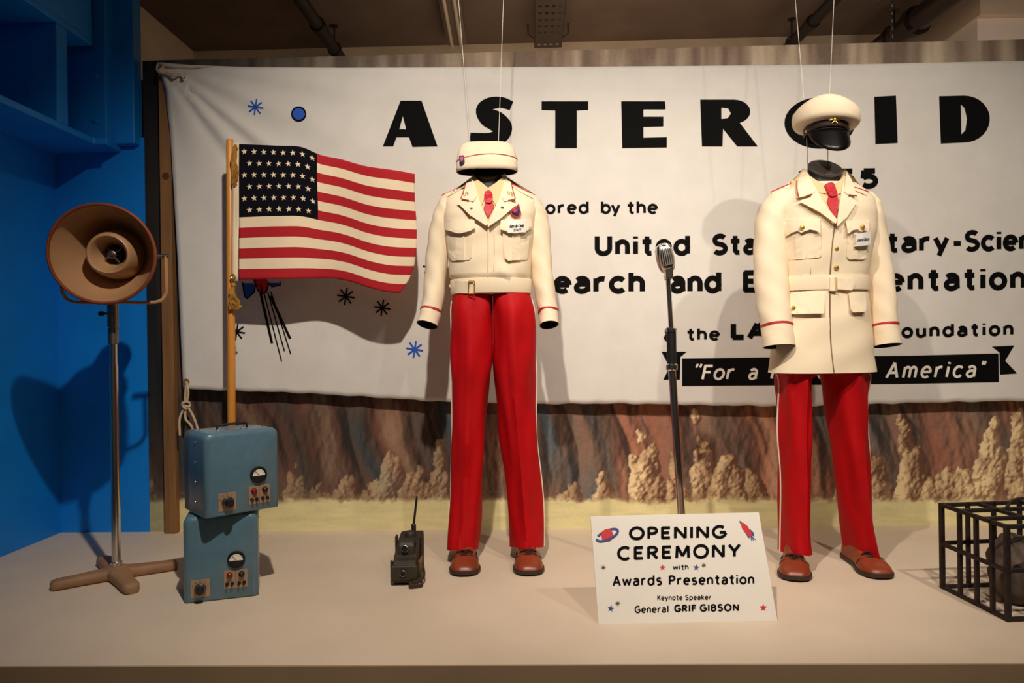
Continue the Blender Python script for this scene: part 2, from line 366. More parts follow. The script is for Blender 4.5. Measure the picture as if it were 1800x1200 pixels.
# mural board: painted cliffs above pale sand, painted on the board itself
def mural():
    xs = np.arange(XB, XR, 0.005)
    zs = np.concatenate([np.arange(0, 0.70, 0.005), [1.0, 1.5, ZT - 0.17], np.arange(ZT - 0.16, ZT, 0.012), [ZT]])
    XX, ZZ = np.meshgrid(xs, zs)
    px, py = proj(XX, YW, ZZ)
    q = px - 0.26 * (py - 690) + 44 * fbm(px / 110, py / 130, 5, 3)          # slabs of rock leaning to the right
    k1 = fbm(q / 74, py / 260, 1, 2); k2 = fbm(q / 34 + 9, py / 150, 2, 3)
    h = 95 * np.abs(k1 - 0.40) + 24 * k2 + 8 * fbm(px / 12, py / 26, 17, 3)
    wx = px + 12 * (fbm(px / 10, py / 12, 61, 4) - .5); wy = py + 13 * (fbm(px / 10, py / 12, 67, 4) - .5)
    rn = random.Random(11)
    spires = [(520, 812, 26), (690, 792, 30), (738, 800, 30), (772, 770, 26), (1118, 735, 30), (1146, 752, 30), (1180, 800, 26), (1222, 722, 28), (1275, 800, 40), (1320, 835, 34), (1532, 765, 36), (1584, 745, 34), (1612, 800, 38), (1682, 815, 34), (1716, 815, 28), (1748, 732, 38), (1792, 722, 42), (1838, 700, 50), (1060, 826, 20), (300, 858, 18), (268, 845, 14), (610, 842, 24), (1650, 855, 34), (1480, 850, 26), (1000, 850, 20), (660, 850, 26), (560, 858, 22)]
    sp = np.zeros_like(px); tone_ = np.zeros_like(px)
    for cx, ty, hw in spires:
        lean = rn.uniform(-.12, .22)
        for _k in range(int(9 + hw * .3)):
            t = rn.random() ** .6; y = ty + (884 - ty) * t; wd = hw * (.10 + .9 * t)
            x = cx + lean * (y - ty) + rn.uniform(-1, 1) * wd * .75; r_ = (6 + 12 * rn.random()) * (.5 + .6 * t) * (hw / 28); ry = r_ * rn.uniform(1.1, 2.4)
            d2 = ((wx - x - lean * (wy - y)) / r_) ** 2 + ((wy - y) / ry) ** 2
            hb = np.where(d2 < 1, (9 * t + r_ * 1.5 * np.sqrt(np.clip(1 - d2, 0, 1)) + 4), 0)
            sp = np.maximum(sp, hb)
    rough = fbm(px / 5, py / 6, 31, 4)
    on = (sp > 0)
    hs = np.where(on, sp + 11 * rough, 0)
    def slope(hh):
        return np.gradient(hh, axis=1) / np.maximum(np.gradient(px, axis=1), .5), np.gradient(hh, axis=0) / np.where(np.abs(np.gradient(py, axis=0)) < .5, 1, np.gradient(py, axis=0))
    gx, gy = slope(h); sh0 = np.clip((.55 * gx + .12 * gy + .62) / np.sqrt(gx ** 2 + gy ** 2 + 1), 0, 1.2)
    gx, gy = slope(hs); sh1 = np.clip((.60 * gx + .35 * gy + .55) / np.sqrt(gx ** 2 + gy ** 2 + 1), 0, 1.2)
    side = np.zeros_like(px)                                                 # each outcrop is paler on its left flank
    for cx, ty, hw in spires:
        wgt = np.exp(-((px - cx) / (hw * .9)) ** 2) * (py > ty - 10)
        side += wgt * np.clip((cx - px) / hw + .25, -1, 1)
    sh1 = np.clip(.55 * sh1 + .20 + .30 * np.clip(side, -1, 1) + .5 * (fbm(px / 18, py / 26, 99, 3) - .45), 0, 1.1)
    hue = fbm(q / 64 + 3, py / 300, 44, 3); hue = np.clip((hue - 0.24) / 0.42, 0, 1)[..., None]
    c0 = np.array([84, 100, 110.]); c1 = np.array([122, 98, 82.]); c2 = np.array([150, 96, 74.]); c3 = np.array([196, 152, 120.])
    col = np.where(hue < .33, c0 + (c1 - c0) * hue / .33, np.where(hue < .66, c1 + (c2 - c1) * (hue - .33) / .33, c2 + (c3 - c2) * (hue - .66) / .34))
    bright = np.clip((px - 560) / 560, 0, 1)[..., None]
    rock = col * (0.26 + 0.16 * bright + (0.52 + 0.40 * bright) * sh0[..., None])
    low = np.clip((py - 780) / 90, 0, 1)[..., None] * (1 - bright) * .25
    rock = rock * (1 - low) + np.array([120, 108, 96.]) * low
    cream = np.array([250, 220, 168.]); crs = np.array([104, 66, 46.])
    outc = crs + (cream - crs) * np.clip(sh1[..., None] * 1.7 - 0.42, 0, 1)
    k = np.where(on, 1.0, 0.0)[..., None] * (0.50 + 0.48 * bright)
    rock = rock * (1 - k) + outc * k
    # rubble at the foot, then sand
    edge = 879 + 7 * (fbm(px / 30, 0 * py, 71, 3) - .5) * 2 - 8 * (fbm(px / 6, py / 5, 77, 3) - .5)
    s = np.clip((py - edge + 4) / 8, 0, 1)[..., None]
    sand = np.array([232, 220, 164.]) * (0.93 + 0.14 * fbm(px / 40, py / 8, 81, 3))[..., None]
    rub = np.clip(1 - np.abs(py - edge + 5) / 12, 0, 1)[..., None] * (fbm(px / 8, py / 6, 91, 3) > .46)[..., None] * 0.6
    c = rock * (1 - s) + sand * s
    c = c * (1 - rub) + np.array([150, 118, 82.]) * rub
    dk = np.clip((py - 690) / 60, 0, 1)[..., None] * 0.35 + 0.65
    # top strip: blurred vertical rock stripes
    st = fbm(px / 26, py / 300, 55, 3); st = np.clip((st - .25) / .45, 0, 1)[..., None]
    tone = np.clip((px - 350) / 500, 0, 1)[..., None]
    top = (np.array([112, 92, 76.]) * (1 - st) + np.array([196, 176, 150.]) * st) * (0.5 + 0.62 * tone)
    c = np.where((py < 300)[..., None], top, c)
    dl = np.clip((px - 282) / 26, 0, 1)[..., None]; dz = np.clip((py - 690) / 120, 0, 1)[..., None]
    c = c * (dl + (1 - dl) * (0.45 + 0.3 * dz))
    c = np.clip(c, 0, 255) / 255.0
    c = np.where(c <= .04045, c / 12.92, ((c + .055) / 1.055) ** 2.4)
    n = len(xs); m = len(zs)
    V = np.stack([XX.ravel(), np.full(XX.size, YW), ZZ.ravel()], 1).tolist()
    Fc = [(j * n + i, j * n + i + 1, (j + 1) * n + i + 1, (j + 1) * n + i) for j in range(m - 1) for i in range(n - 1)]
    k0 = len(V)
    x0, x1 = xs[0], xs[-1]
    V += [(x0, YW + .025, 0), (x1, YW + .025, 0), (x1, YW + .025, ZT), (x0, YW + .025, ZT)]
    tl = (m - 1) * n
    Fc += [(k0, k0 + 3, k0 + 2, k0 + 1), (0, tl, k0 + 3, k0), (n - 1, k0 + 1, k0 + 2, tl + n - 1), (tl, tl + n - 1, k0 + 2, k0 + 3)]
    m_ = bpy.data.materials.new('cliff mural'); m_.use_nodes = True; nt = m_.node_tree; b = nt.nodes['Principled BSDF']
    at = nt.nodes.new('ShaderNodeAttribute'); at.attribute_name = 'mural'
    nz = nt.nodes.new('ShaderNodeTexNoise'); nz.inputs['Scale'].default_value = 70; nz.inputs['Detail'].default_value = 4
    tc = nt.nodes.new('ShaderNodeTexCoord'); nt.links.new(tc.outputs['Object'], nz.inputs['Vector'])
    mx = nt.nodes.new('ShaderNodeMix'); mx.data_type = 'RGBA'; mx.blend_type = 'SOFT_LIGHT'; mx.inputs[0].default_value = 0.3
    nt.links.new(at.outputs['Color'], mx.inputs[6]); nt.links.new(nz.outputs['Fac'], mx.inputs[7])
    nt.links.new(mx.outputs[2], b.inputs['Base Color']); b.inputs['Roughness'].default_value = 0.75
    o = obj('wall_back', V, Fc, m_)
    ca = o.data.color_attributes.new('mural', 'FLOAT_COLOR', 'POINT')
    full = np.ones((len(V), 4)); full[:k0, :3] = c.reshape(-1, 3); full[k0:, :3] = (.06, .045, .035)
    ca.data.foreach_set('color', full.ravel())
    return struct(o)
mural()

# blue corner: lower panels, raised upper block and the painted steel beam along the left wall
ZF = CAM_H + 0.887                       # underside of the beam's lower flange
XO = -1.892                              # outer edge of its flanges
struct(MB().box(XL - 0.06, XL, 0.6, YW + 0.03, 0, 3.2).build('wall_left', M_BLUE))
struct(MB().box(XL, XB + 0.004, YW - 0.004, YW + 0.03, 0, 1.80).build('wall_corner', M_BLUE))
xu = float(P(235, 150, 3.235)[0])
beam = struct(MB().box(XL, XO + 0.035, 3.165, YW + 0.02, ZF + 0.005, 3.2).box(XO + 0.02, xu, 3.235, YW + 0.02, ZF + 0.03, 3.2).build('trim_2', M_BLUE, bevel=0.004))
b = MB(); z0 = ZF; z1 = ZF + 0.028
lo = [(XL, 0.6, z0), (XO, 0.6, z0), (XO, 3.125, z0), (XO + 0.055, 3.135, z0), (XL, YW, z0)]
b.loft([lo, [(x, y, z1) for x, y, z in lo]])
struct(b.build('trim_3', M_BLUE, bevel=0.004))
struct(MB().box(XL, XO, 0.6, 3.13, CAM_H + 1.315, CAM_H + 1.345).box(XO - 0.03, XO, 0.6, 3.13, CAM_H + 1.345, 3.2).build('trim_4', M_BLUE, bevel=0.004))
struct(MB().box(XL, XO - 0.006, 2.895, 2.965, z1, CAM_H + 1.315).build('trim_5', M_BLUE, bevel=0.005))
def bolt(px, py, Y, nm='bolt'):
    p = P(px, py, Y); b = MB(); R = Matrix.Translation(Vector(p)) @ Matrix.Rotation(PI / 2, 4, 'X')
    b.lathe([(0.017, 0.0), (0.017, 0.004), (0.011, 0.004), (0.011, 0.012), (0.0, 0.012)], 6, R)
    return b
for (x, y, Y) in ((53, 65, 2.894), (52, 155, 2.894), (169, 133, 3.164), (169, 211, 3.164)):
    bolt(x, y, Y).build('bolt', M_BLUE, beam)

# store room behind the board
ZC = 3.3; YR = 6.0
XS = float(P(340, 104, YR)[0])
struct(MB().box(-3.6, 4.2, YR, YR + 0.1, -0.62, ZC + 0.1).build('wall_rear', M_ROOMWALL))
struct(MB().box(-3.6, 4.2, -3.2, YR + 0.1, ZC, ZC + 0.1).build('ceiling', M_CEIL))
struct(MB().box(XR, XR + 0.1, -3.2, YR, -0.62, ZC).build('wall_right', M_ROOMWALL))
struct(MB().box(XS - 0.1, XS, YW + 0.2, YR, -0.62, ZC).build('wall_side', M_ROOMWALL))
struct(MB().box(3.10, XR, 5.05, YR, 3.03, ZC).build('trim_6', M_ROOMWALL)); struct(MB().box(3.12, XR, 5.12, YR - .01, -0.62, 3.03).build('wall_inner', mat('pale wall plaster', (226, 208, 190), 0.85, nscale=3, namt=0.05)))
xa = float(P(243, 190, YW + 0.08)[0])
struct(MB().box(xa, XB + 0.02, YW + 0.05, YW + 0.09, 1.76, float(P(250, 145, YW + .08)[2])).build('trim_7', mat('brown batten', (110, 66, 44), 0.7, nscale=6, namt=0.2, stretch=(6, 6, .6))))

def ceiling_pipe(name, pts, z, r, label, m, hanger=None):
    a = PZ(*pts[0], z); c = PZ(*pts[1], z)
    d = c - a; a = a - d * 0.8
    if name == 'pipe' : c = c + d * 0.6
    c[1] = min(c[1], YR - 0.02)
    root = thing(name, label, 'pipe', tuple(a))
    q = lambda p: np.array(p) - a
    MB().tube([q(a), q(c)], r, 16).build('pipe_run', m, root, True)
    t = a + (c - a) * 0.55; u = (c - a) / np.linalg.norm(c - a)
    MB().tube([q(t), q(t + u * 0.06)], r * 1.25, 16).build('pipe_joint', m, root, True)
    if hanger:
        h = PZ(hanger[0], hanger[1], z); 
        MB().tube([q(h), q((h[0], h[1], ZC))], 0.007, 8).lathe([(0.03, 0.0), (0.03, -0.008), (0.0, -0.008)], 12, Matrix.Translation(Vector(q((h[0], h[1], ZC))))).build('hanger_rod', m, root)
        MB().tube([q(h + np.array([r * 1.1 * math.cos(t2), 0, r * 1.1 * math.sin(t2)])) for t2 in np.linspace(0, 2 * PI, 17)], 0.006, 6).build('pipe_clip', m, root)
    return root
ceiling_pipe('pipe', [(528, 0), (590, 90)], 3.12, 0.045, 'dark ceiling pipe slanting down above the flag', M_PIPE, (588, 86))
ceiling_pipe('pipe', [(1466, 0), (1398, 70)], 3.12, 0.04, 'thin dark ceiling pipe between the peaked cap wires', M_PIPE, (1392, 74))
ceiling_pipe('pipe', [(1660, 0), (1575, 64)], 3.10, 0.085, 'thick shiny dark ceiling pipe at the upper right', mat('glossy dark pipe', (40, 30, 28), 0.25), (1572, 66))
# fluorescent batten, cable tray, chain
a = PZ(790, 0, 3.2); c = PZ(803, 78, 3.2); a = a - (c - a) * 0.7
root = thing('batten_light', 'unlit grey batten light fitting on the ceiling left of the cable tray', 'ceiling light', tuple(a))
d = c - a; pr = []
for t in (0, 1):
    p = d * t; pr.append([p + np.array(o) for o in ((-.075, 0, .0), (-.05, 0, .06), (.05, 0, .06), (.075, 0, 0), (.05, 0, -.01), (-.05, 0, -.01))])
MB().loft(pr).build('reflector', M_GREYMETAL, root)
for s in (-.035, .035):
    MB().tube([d * 0.0 + np.array([s, 0, -.028]), d * 0.99 + np.array([s, 0, -.028])], 0.014, 10).build('tube_lamp', mat('unlit tube', (190, 170, 145), 0.3), root, True)
MB().tube([d * .75 + np.array([0, 0, .06]), d * .75 + np.array([0, 0, 0.1])], 0.01, 8).tube([d * .3 + np.array([0, 0, .06]), d * .3 + np.array([0, 0, 0.1])], 0.01, 8).build('mount', M_GREYMETAL, root)
a = PZ(968, 0, 3.16); c = PZ(968, 84, 3.16); 
root = thing('cable_tray', 'dark perforated metal cable tray hung from the ceiling at centre', 'cable tray', (float(a[0]), float(a[1]) - .6, 3.16))
L = float(c[1] - a[1]) + .6; W = 0.105
b = MB(); ny = 26; nx = 4; hs = 0.012
ys = np.linspace(0, L, ny * 2 + 1); xsv = np.linspace(-W, W, nx * 2 + 2)
for j in range(len(ys) - 1):
    for i in range(len(xsv) - 1):
        if j % 4 == 1 and i % 2 == 1: continue
        b.add([(xsv[i], ys[j], 0), (xsv[i + 1], ys[j], 0), (xsv[i + 1], ys[j + 1], 0), (xsv[i], ys[j + 1], 0)], [(0, 1, 2, 3)])
b.build('perforated_plate', mat('dark tray metal', (74, 62, 54), 0.5, 0.3), root)
for s in (-1, 1):
    MB().box(s * W - .002, s * W + .002, 0, L, 0, .05).build('side_rail', MATS['dark tray metal'], root)
    MB().tube([(s * (W + .004), L - .12, .03), (s * (W + .05), L - .12, .06), (s * (W + .05), L - .12, ZC - 3.16)], .006, 6).build('hanger_rod', MATS['dark tray metal'], root)
p = PZ(1568, 60, 3.02)
root = thing('chain', 'thin metal chain hanging beside the thick ceiling pipe', 'chain', (float(p[0]), float(p[1]), 3.0))
b = MB(); zz = -0.10; k = 0
while zz < ZC - 3.0:
    pts = [(0.011 * math.cos(t) if k % 2 else 0, 0 if k % 2 else 0.011 * math.cos(t), zz + 0.018 * math.sin(t)) for t in np.linspace(0, 2 * PI, 11)]
    b.tube(pts, 0.0035, 5); zz += 0.028; k += 1
b.build('chain_links', M_STEEL, root)

# timber post in front of the board
pa = P(283, 160, YW - 0.03); pb = P(295, 900, YW - 0.03)
x0 = float(P(284, 700, YW - .05)[0]); 
root = thing('timber_post', 'pine timber post standing on the platform left of the banner', 'timber post', (x0 + .026, YW - 0.021, 0))
MB().box(-.026, .026, -.019, .019, 0, float(P(284, 128, YW - .05)[2])).build('plank', M_TIMBER, root, bevel=0.003)
kn = P(290, 308, YW - .056)
b = MB(); b.lathe([(0.017, 0), (0.0165, .0012), (0.009, .0012), (0.009, .0018), (0, .0018)], 18, Matrix.Translation(Vector((0.002, -.019, float(kn[2])))) @ Matrix.Rotation(PI / 2, 4, 'X'))
b.build('wood_knot', mat('dark knot', (84, 48, 24), 0.7, nscale=80, namt=.3), root)

# ---------------------------------------------------------------- banner
LEFT = [(112, 277), (160, 290), (230, 299), (330, 305), (450, 312), (600, 318), (684, 322)]
TOP = [(277, 109), (330, 114), (440, 118), (600, 119), (900, 118), (1200, 116), (1500, 113), (1800, 107), (2060, 101)]
BOT = [(322, 683), (420, 687), (520, 690), (640, 697), (780, 706), (900, 710), (1100, 709), (1240, 712), (1400, 714), (1600, 708), (1800, 704), (2060, 698)]
def ip(t, tab): return float(np.interp(t, [a for a, _ in tab], [b for _, b in tab]))
def BY(px, py):
    dx = px - 278; dy = py - 108; r = math.hypot(dx, dy) + 1e-6; a = math.degrees(math.atan2(dy, max(dx, 1e-3)))
    y = YW - 0.060
    for (ang, wd, amp, ln) in ((49, 3.0, .026, 240), (37.5, 2.6, .024, 310), (22, 4, .010, 330), (66, 6, .008, 200), (8, 2.5, .006, 420)):
        y -= amp * math.exp(-((a - ang) / wd) ** 2) * math.exp(-r / ln) * min(1, r / 50)
        y += amp * .8 * math.exp(-((a - ang - wd * 1.8) / wd) ** 2) * math.exp(-r / ln) * min(1, r / 50)
    y -= .004 * math.sin(px / 150.0 + 1.3) * math.sin((py - 110) / 190.0) + .0035 * math.sin(px / 61.0 + py / 85.0)
    if py > 600: y += .003 * math.sin(px / 13.0 + py / 25.0) * min(1, (py - 600) / 80.0) * math.exp(-((px - 440) / 90.0) ** 2)
    if px > 550: y -= .004 * math.exp(-((py - 150 - 6 * math.sin(px / 170)) / 7.0) ** 2) * min(1, (px - 550) / 200)
    y += .0012 * math.sin(px / 23.0 + 2 * math.sin(py / 40.0)) 
    return y
bmap = lambda off=0.0022: (lambda px, py: P(px, py, BY(px, py) - off))
nu, nv = 224, 72
V = []; 
for j in range(nv + 1):
    v = j / nv
    for i in range(nu + 1):
        u = i / nu
        yl = 112 + (684 - 112) * v; xl = ip(yl, LEFT)
        px = xl + (2060 - xl) * u
        yt = ip(px, TOP); yb = ip(max(px, 322), BOT) + 1.2 * math.sin(px / 9) * math.sin(px / 37)
        py = yt + (yb - yt) * v
        V.append(P(px, py, BY(px, py)))
Fb = [(j * (nu + 1) + i, (j + 1) * (nu + 1) + i, (j + 1) * (nu + 1) + i + 1, j * (nu + 1) + i + 1) for j in range(nv) for i in range(nu)]
banner = obj('banner', V, Fb, M_CANVAS, None, True)
md = banner.modifiers.new('Solidify', 'SOLIDIFY'); md.thickness = 0.002; md.offset = -1
tag(banner, 'long white canvas banner with black painted lettering hung on the cliff mural', 'banner')
m = bmap()
# big title letters
t = MB()
fill(t, [(673, 257), (704, 177), (741, 177), (769, 257), (725, 258), (719, 241), (697, 241), (691, 257)], m, 12, [[(702, 227), (714, 227), (708, 204)]])
def fat(pts, ws, mp, mbx):
    pts = smooth_path(pts, 5); n = len(pts); ww = np.interp(np.linspace(0, 1, n), np.linspace(0, 1, len(ws)), ws); Lf = []; Rt = []
    for i in range(n):
        d = pts[min(i + 1, n - 1)] - pts[max(i - 1, 0)]; d = d / np.linalg.norm(d); nn = np.array([-d[1], d[0]])
        Lf.append(pts[i] + nn * ww[i] / 2); Rt.append(pts[i] - nn * ww[i] / 2)
    v = [mp(*q) for q in Lf] + [mp(*(q * .5 + r * .5)) for q, r in zip(Lf, Rt)] + [mp(*q) for q in Rt]
    mbx.add(v, [(i, i + 1, n + i + 1, n + i) for i in range(n - 1)] + [(n + i, n + i + 1, 2 * n + i + 1, 2 * n + i) for i in range(n - 1)])
fat([(899, 186), (882, 180), (862, 182), (850, 193), (858, 206), (872, 213), (884, 224), (880, 238), (862, 244), (842, 243), (826, 241)], [16, 19, 22, 27, 33, 36, 33, 27, 22, 19, 16], m, t)
fill(t, [(952, 178), (1034, 178), (1034, 193), (1014, 194), (1014, 260), (976, 260), (976, 194), (952, 193)], m)
fill(t, [(1092, 178), (1169, 178), (1170, 192), (1131, 192), (1131, 205), (1166, 205), (1166, 222), (1131, 223), (1131, 242), (1172, 241), (1172, 259), (1094, 260)], m)
fill(t, [(1231, 175)] + [(1290 + 29 * math.cos(a), 196 - 21 * math.sin(a)) for a in np.linspace(PI / 2, -PI / 2.6, 10)] + [(1332, 257), (1296, 257), (1271, 226), (1270, 257), (1234, 257)], m, 12, [[(1268, 189), (1280, 190), (1285, 199), (1279, 208), (1268, 209)]])
fill(t, [(1441 + 62 * math.cos(a), 216 + 45 * math.sin(a)) for a in np.linspace(0, 2 * PI, 36, endpoint=False)], m, 12, [[(1443 + 12 * math.cos(a), 216 + 26 * math.sin(a)) for a in np.linspace(0, 2 * PI, 14, endpoint=False)]])
fill(t, [(1537, 170), (1575, 168), (1578, 251), (1539, 253)], m)
fill(t, [(1651, 169)] + [(1695 + 45 * math.cos(a), 209 - 41 * math.sin(a)) for a in np.linspace(PI / 2, -PI / 2, 16)] + [(1654, 252)], m, 12, [[(1689, 183), (1696, 190), (1700, 209), (1697, 229), (1690, 236)]])
t.build('title_lettering', M_INK, banner)
t = MB()
text(t, '1955', 1400, 1546, 334.5, 332.5, 39, 9.5, m, gap=.22)
t.build('lettering', M_INK, banner)
t = MB()
text(t, 'Spons', 858, 951, 377, 376.5, 25, 4.6, m, gap=.26)
text(t, 'ored', 958, 1036, 376.5, 376, 24, 4.6, m, gap=.26)
text(t, 'by', 1055, 1091, 376, 376, 24, 4.6, m, gap=.14)
text(t, 'the', 1101, 1157, 376.5, 376, 24.5, 4.6, m, gap=.2)
t.build('lettering', M_INK, banner)
t = MB()
text(t, 'United', 1043, 1215, 450.5, 449.5, 39.5, 8.6, m, gap=.24)
text(t, 'States', 1250, 1412, 449, 447, 39, 8.6, m, gap=.22)
text(t, 'Mili', 1440, 1548, 446.5, 445, 39, 8.6, m, gap=.3)
text(t, 'tary', 1556, 1670, 445, 443.5, 39, 8.4, m, gap=.2)
text(t, '-Science', 1671, 1872, 443, 440, 39, 8.4, m, gap=.2)
t.build('lettering', M_INK, banner)
t = MB()
text(t, 'Res', 862, 966, 518, 516.5, 42, 9.2, m, gap=.24)
text(t, 'earch', 971, 1136, 516.5, 516, 41.5, 9.2, m, gap=.22)
text(t, 'and', 1176, 1270, 516, 515.5, 41.5, 9.2, m, gap=.22)
text(t, 'Experim', 1303, 1552, 516, 513.5, 43, 9.2, m, gap=.22)
text(t, 'entation', 1558, 1806, 513, 509.5, 43, 9.2, m, gap=.26)
t.build('lettering', M_INK, banner)
t = MB()
text(t, '&', 1165, 1186, 601, 601, 26, 5, m)
text(t, 'the', 1206, 1266, 599, 598.5, 24, 5, m, gap=.24)
text(t, 'LARKINGS', 1282, 1546, 598.5, 597, 34, 9.5, m, gap=.22)
text(t, 'F', 1562, 1582, 595, 595, 27, 5.5, m)
text(t, 'oundation', 1584, 1783, 594.5, 590, 26, 5.6, m, gap=.3)
t.build('lettering', M_INK, banner)
# motto scroll
t = MB()
fill(t, [(1199, 630), (1340, 628), (1600, 625), (1755, 621), (1756, 671), (1600, 674), (1340, 677), (1199, 678)], m)
fill(t, [(1163, 618), (1207, 618), (1196, 627), (1195, 667), (1166, 667), (1177, 645)], m); fill(t, [(1744, 609), (1783, 607), (1767, 634), (1788, 656), (1758, 658), (1757, 619)], m)
t.build('scroll', M_INK, banner)
t = MB(); m2 = bmap(.0042)
text(t, '"', 1216, 1231, 668, 668, 30, 3.6, m2, slant=.2); text(t, 'For', 1231, 1290, 668.5, 668, 29, 4.4, m2, slant=.18, gap=.2); text(t, 'a', 1313, 1331, 668, 668, 29, 4.4, m2, slant=.18)
text(t, 'Powerful', 1352, 1530, 667.5, 666.5, 29, 4.6, m2, slant=.18, gap=.24); text(t, 'America', 1555, 1715, 666, 664, 31, 4.6, m2, slant=.18, gap=.3); text(t, '"', 1720, 1730, 664, 664, 31, 3.4, m2, slant=.18)
t.build('motto_lettering', M_WHITEPAINT, banner)
# ornaments
t = MB(); asterisk(t, 449, 188, 14, 2.6, m); t.build('star_ornament', M_INKBLUE, banner)
t = MB(); asterisk(t, 729, 614, 15, 3.2, m); t.build('star_ornament', M_INKBLUE, banner)
t = MB(); fill(t, [(525 + 10.5 * math.cos(a), 200 + 10.5 * math.sin(a)) for a in np.linspace(0, 2 * PI, 24, endpoint=False)], m); t.build('moon_ornament', M_INKBLUE, banner)
t = MB()
fill(t, [(427, 498), (447, 498), (446, 512), (434, 524), (430, 520)], m); fill(t, [(472, 497), (490, 497), (493, 500), (478, 503)], m)
t.build('rocket_fins', M_INKBLUE, banner)
t = MB(); ribbon(t, [(525 + 12 * math.cos(a), 200 + 12 * math.sin(a)) for a in np.linspace(0, 2 * PI, 25)], 1.3, m2, 8)
t.build('moon_outline', M_INK, banner)
for x, y, r_ in ((608, 521, 15.5), (672, 541, 14.5), (416, 583, 15), (758, 470, 15)):
    t = MB(); asterisk(t, x, y, r_, 2.8, m); t.build('star_ornament', M_INK, banner)
t = MB()
for (xa_, ya_, xb_, yb_, ww) in ((458, 515, 478, 603, 4.5), (464, 515, 495, 635, 2.2), (471, 514, 500, 617, 2.2), (476, 512, 511, 622, 2.2), (475, 520, 510, 595, 4.5)):
    ribbon(t, [(xa_, ya_), (xb_, yb_)], ww / 2, m, 10)
for pl in ([(426, 496), (430, 521), (434, 525), (447, 513), (449, 500)], [(470, 496), (478, 504), (493, 501), (492, 494)], [(447, 490), (453, 510), (460, 516), (468, 514), (472, 500)], [(461, 516), (458, 500)]):
    ribbon(t, pl, 1.1, m2, 8)
t.build('rocket_exhaust', M_INK, banner)
t = MB(); fill(t, [(410, 380), (428, 392), (452, 430), (472, 498), (468, 514), (458, 516), (450, 504), (424, 446), (408, 400)], m)
t.build('rocket_emblem', M_INKRED, banner)

# ropes tying the banner
def rope(name, label, paths, r=0.006):
    base = P(*paths[0][0][:2], paths[0][0][2]); root = thing(name, label, 'rope', tuple(base))
    for nm, pl in zip(('knot',) + ('strand',) * 9, paths):
        pts = [P(*q) - base for q in pl]
        MB().tube(smooth_path(pts, 6), r, 8).build(nm, M_ROPE, root, True)
    return root
yb = YW - .075
rope('rope', 'knotted cream rope tying the top left corner of the banner', [
    [(283, 130, yb), (276, 122, yb - .01), (279, 112, yb), (287, 116, yb - .015), (281, 124, yb - .02), (288, 128, yb - .01), (284, 120, yb - .02)],
    [(286, 124, yb), (300, 130, yb - .01), (312, 131, yb - .012), (326, 129, yb - .01)], [(286, 126, yb), (302, 133, yb - .012), (318, 133, yb - .01), (323, 138, yb - .01)],
    [(283, 113, yb), (300, 118, yb + .01), (330, 119, yb + .012), (380, 118, yb + .014)]], .005)
rope('rope', 'cream rope looped through the eyelet at the bottom left of the banner', [
    [(324, 716, yb), (320, 709, yb - .015), (330, 706, yb - .01), (334, 712, yb), (326, 718, yb - .015), (322, 712, yb - .01), (331, 715, yb - .015)],
    [(328, 671, yb), (331, 690, yb - .005), (328, 708, yb - .005)], [(328, 671, yb + .005), (326, 690, yb), (325, 708, yb)],
    [(325, 716, yb), (316, 735, yb - .01), (316, 765, yb - .01)], [(327, 716, yb), (326, 735, yb - .012), (338, 752, yb - .01), (337, 775, yb - .01)], [(330, 715, yb), (339, 730, yb - .01), (347, 752, yb - .01), (350, 775, yb - .01)]], .0052)
p = P(328, 671, YW - .062)
MB().lathe([(0.014, 0), (0.015, .003), (0.011, .004), (0.007, .003), (0.007, 0)], 16, Matrix.Translation(Vector(P(328, 671, BY(328, 671) - .001))) @ Matrix.Rotation(PI / 2, 4, 'X')).build('eyelet', M_BRASS, banner, True)

# ---------------------------------------------------------------- flag and flagpole
YP = 3.03
pt = P(404, 245, YP); pbm = P(405, 757, YP)
root = thing('flagpole', 'varnished wooden flagpole standing behind the blue instrument cases', 'flagpole', (float(pbm[0]), YP, 0))
dx = float(pt[0] - pbm[0])
MB().tube([(0, 0, 0), (dx * .6, 0, .9), (dx, 0, float(pt[2]) - .006), (dx, 0, float(pt[2]))], [.0165, .0165, .0150, .0125], 18).build('pole', M_POLE, root, True)
def tassel(pts_knot, strands, nm='tassel'):
    b = MB(); o = np.array([float(pbm[0]), YP, 0])
    b.ball(P(*pts_knot) - o, .012, 10, 6, (1, 1, .9))
    for s in strands: b.tube([q for q in smooth_path([P(*k) - o for k in s], 4)], .0032, 5)
    b.build(nm, M_GOLD, root, True)
yt_ = YP - .03
rr_ = random.Random(3)
tassel((414, 262, yt_), [[(413 + rr_.uniform(-3, 3), 256 + rr_.uniform(-3, 6), yt_ - rr_.uniform(0, .02)), (411 + rr_.uniform(-5, 4), 280, yt_ - rr_.uniform(0, .02)), (413 + rr_.uniform(-6, 6), 300 + rr_.uniform(-6, 6), yt_ - rr_.uniform(0, .02)), (410 + rr_.uniform(-3, 6), 312 + rr_.uniform(-4, 16), yt_ - .005)] for _ in range(26)])
tassel((410, 501, yt_), [[(409, 500, yt_), (407 + rr_.uniform(-4, 5), 516, yt_ - rr_.uniform(0, .015)), (408 + rr_.uniform(-8, 14), 532 + rr_.uniform(-4, 4), yt_ - rr_.uniform(0, .015)), (410 + rr_.uniform(-10, 16), 541 + rr_.uniform(-6, 4), yt_ - .005)] for _ in range(26)])
FT = [(0, 253), (.23, 256), (.35, 258), (.46, 272), (.58, 280), (.72, 292), (.88, 299), (1, 306)]
FBm = [(0, 491), (.3, 490), (.5, 489), (.62, 494), (.74, 506), (.86, 514), (1, 515)]
FR = [(0, 729), (.2, 729), (.45, 733), (.62, 732), (.75, 729), (.88, 720), (1, 703)]
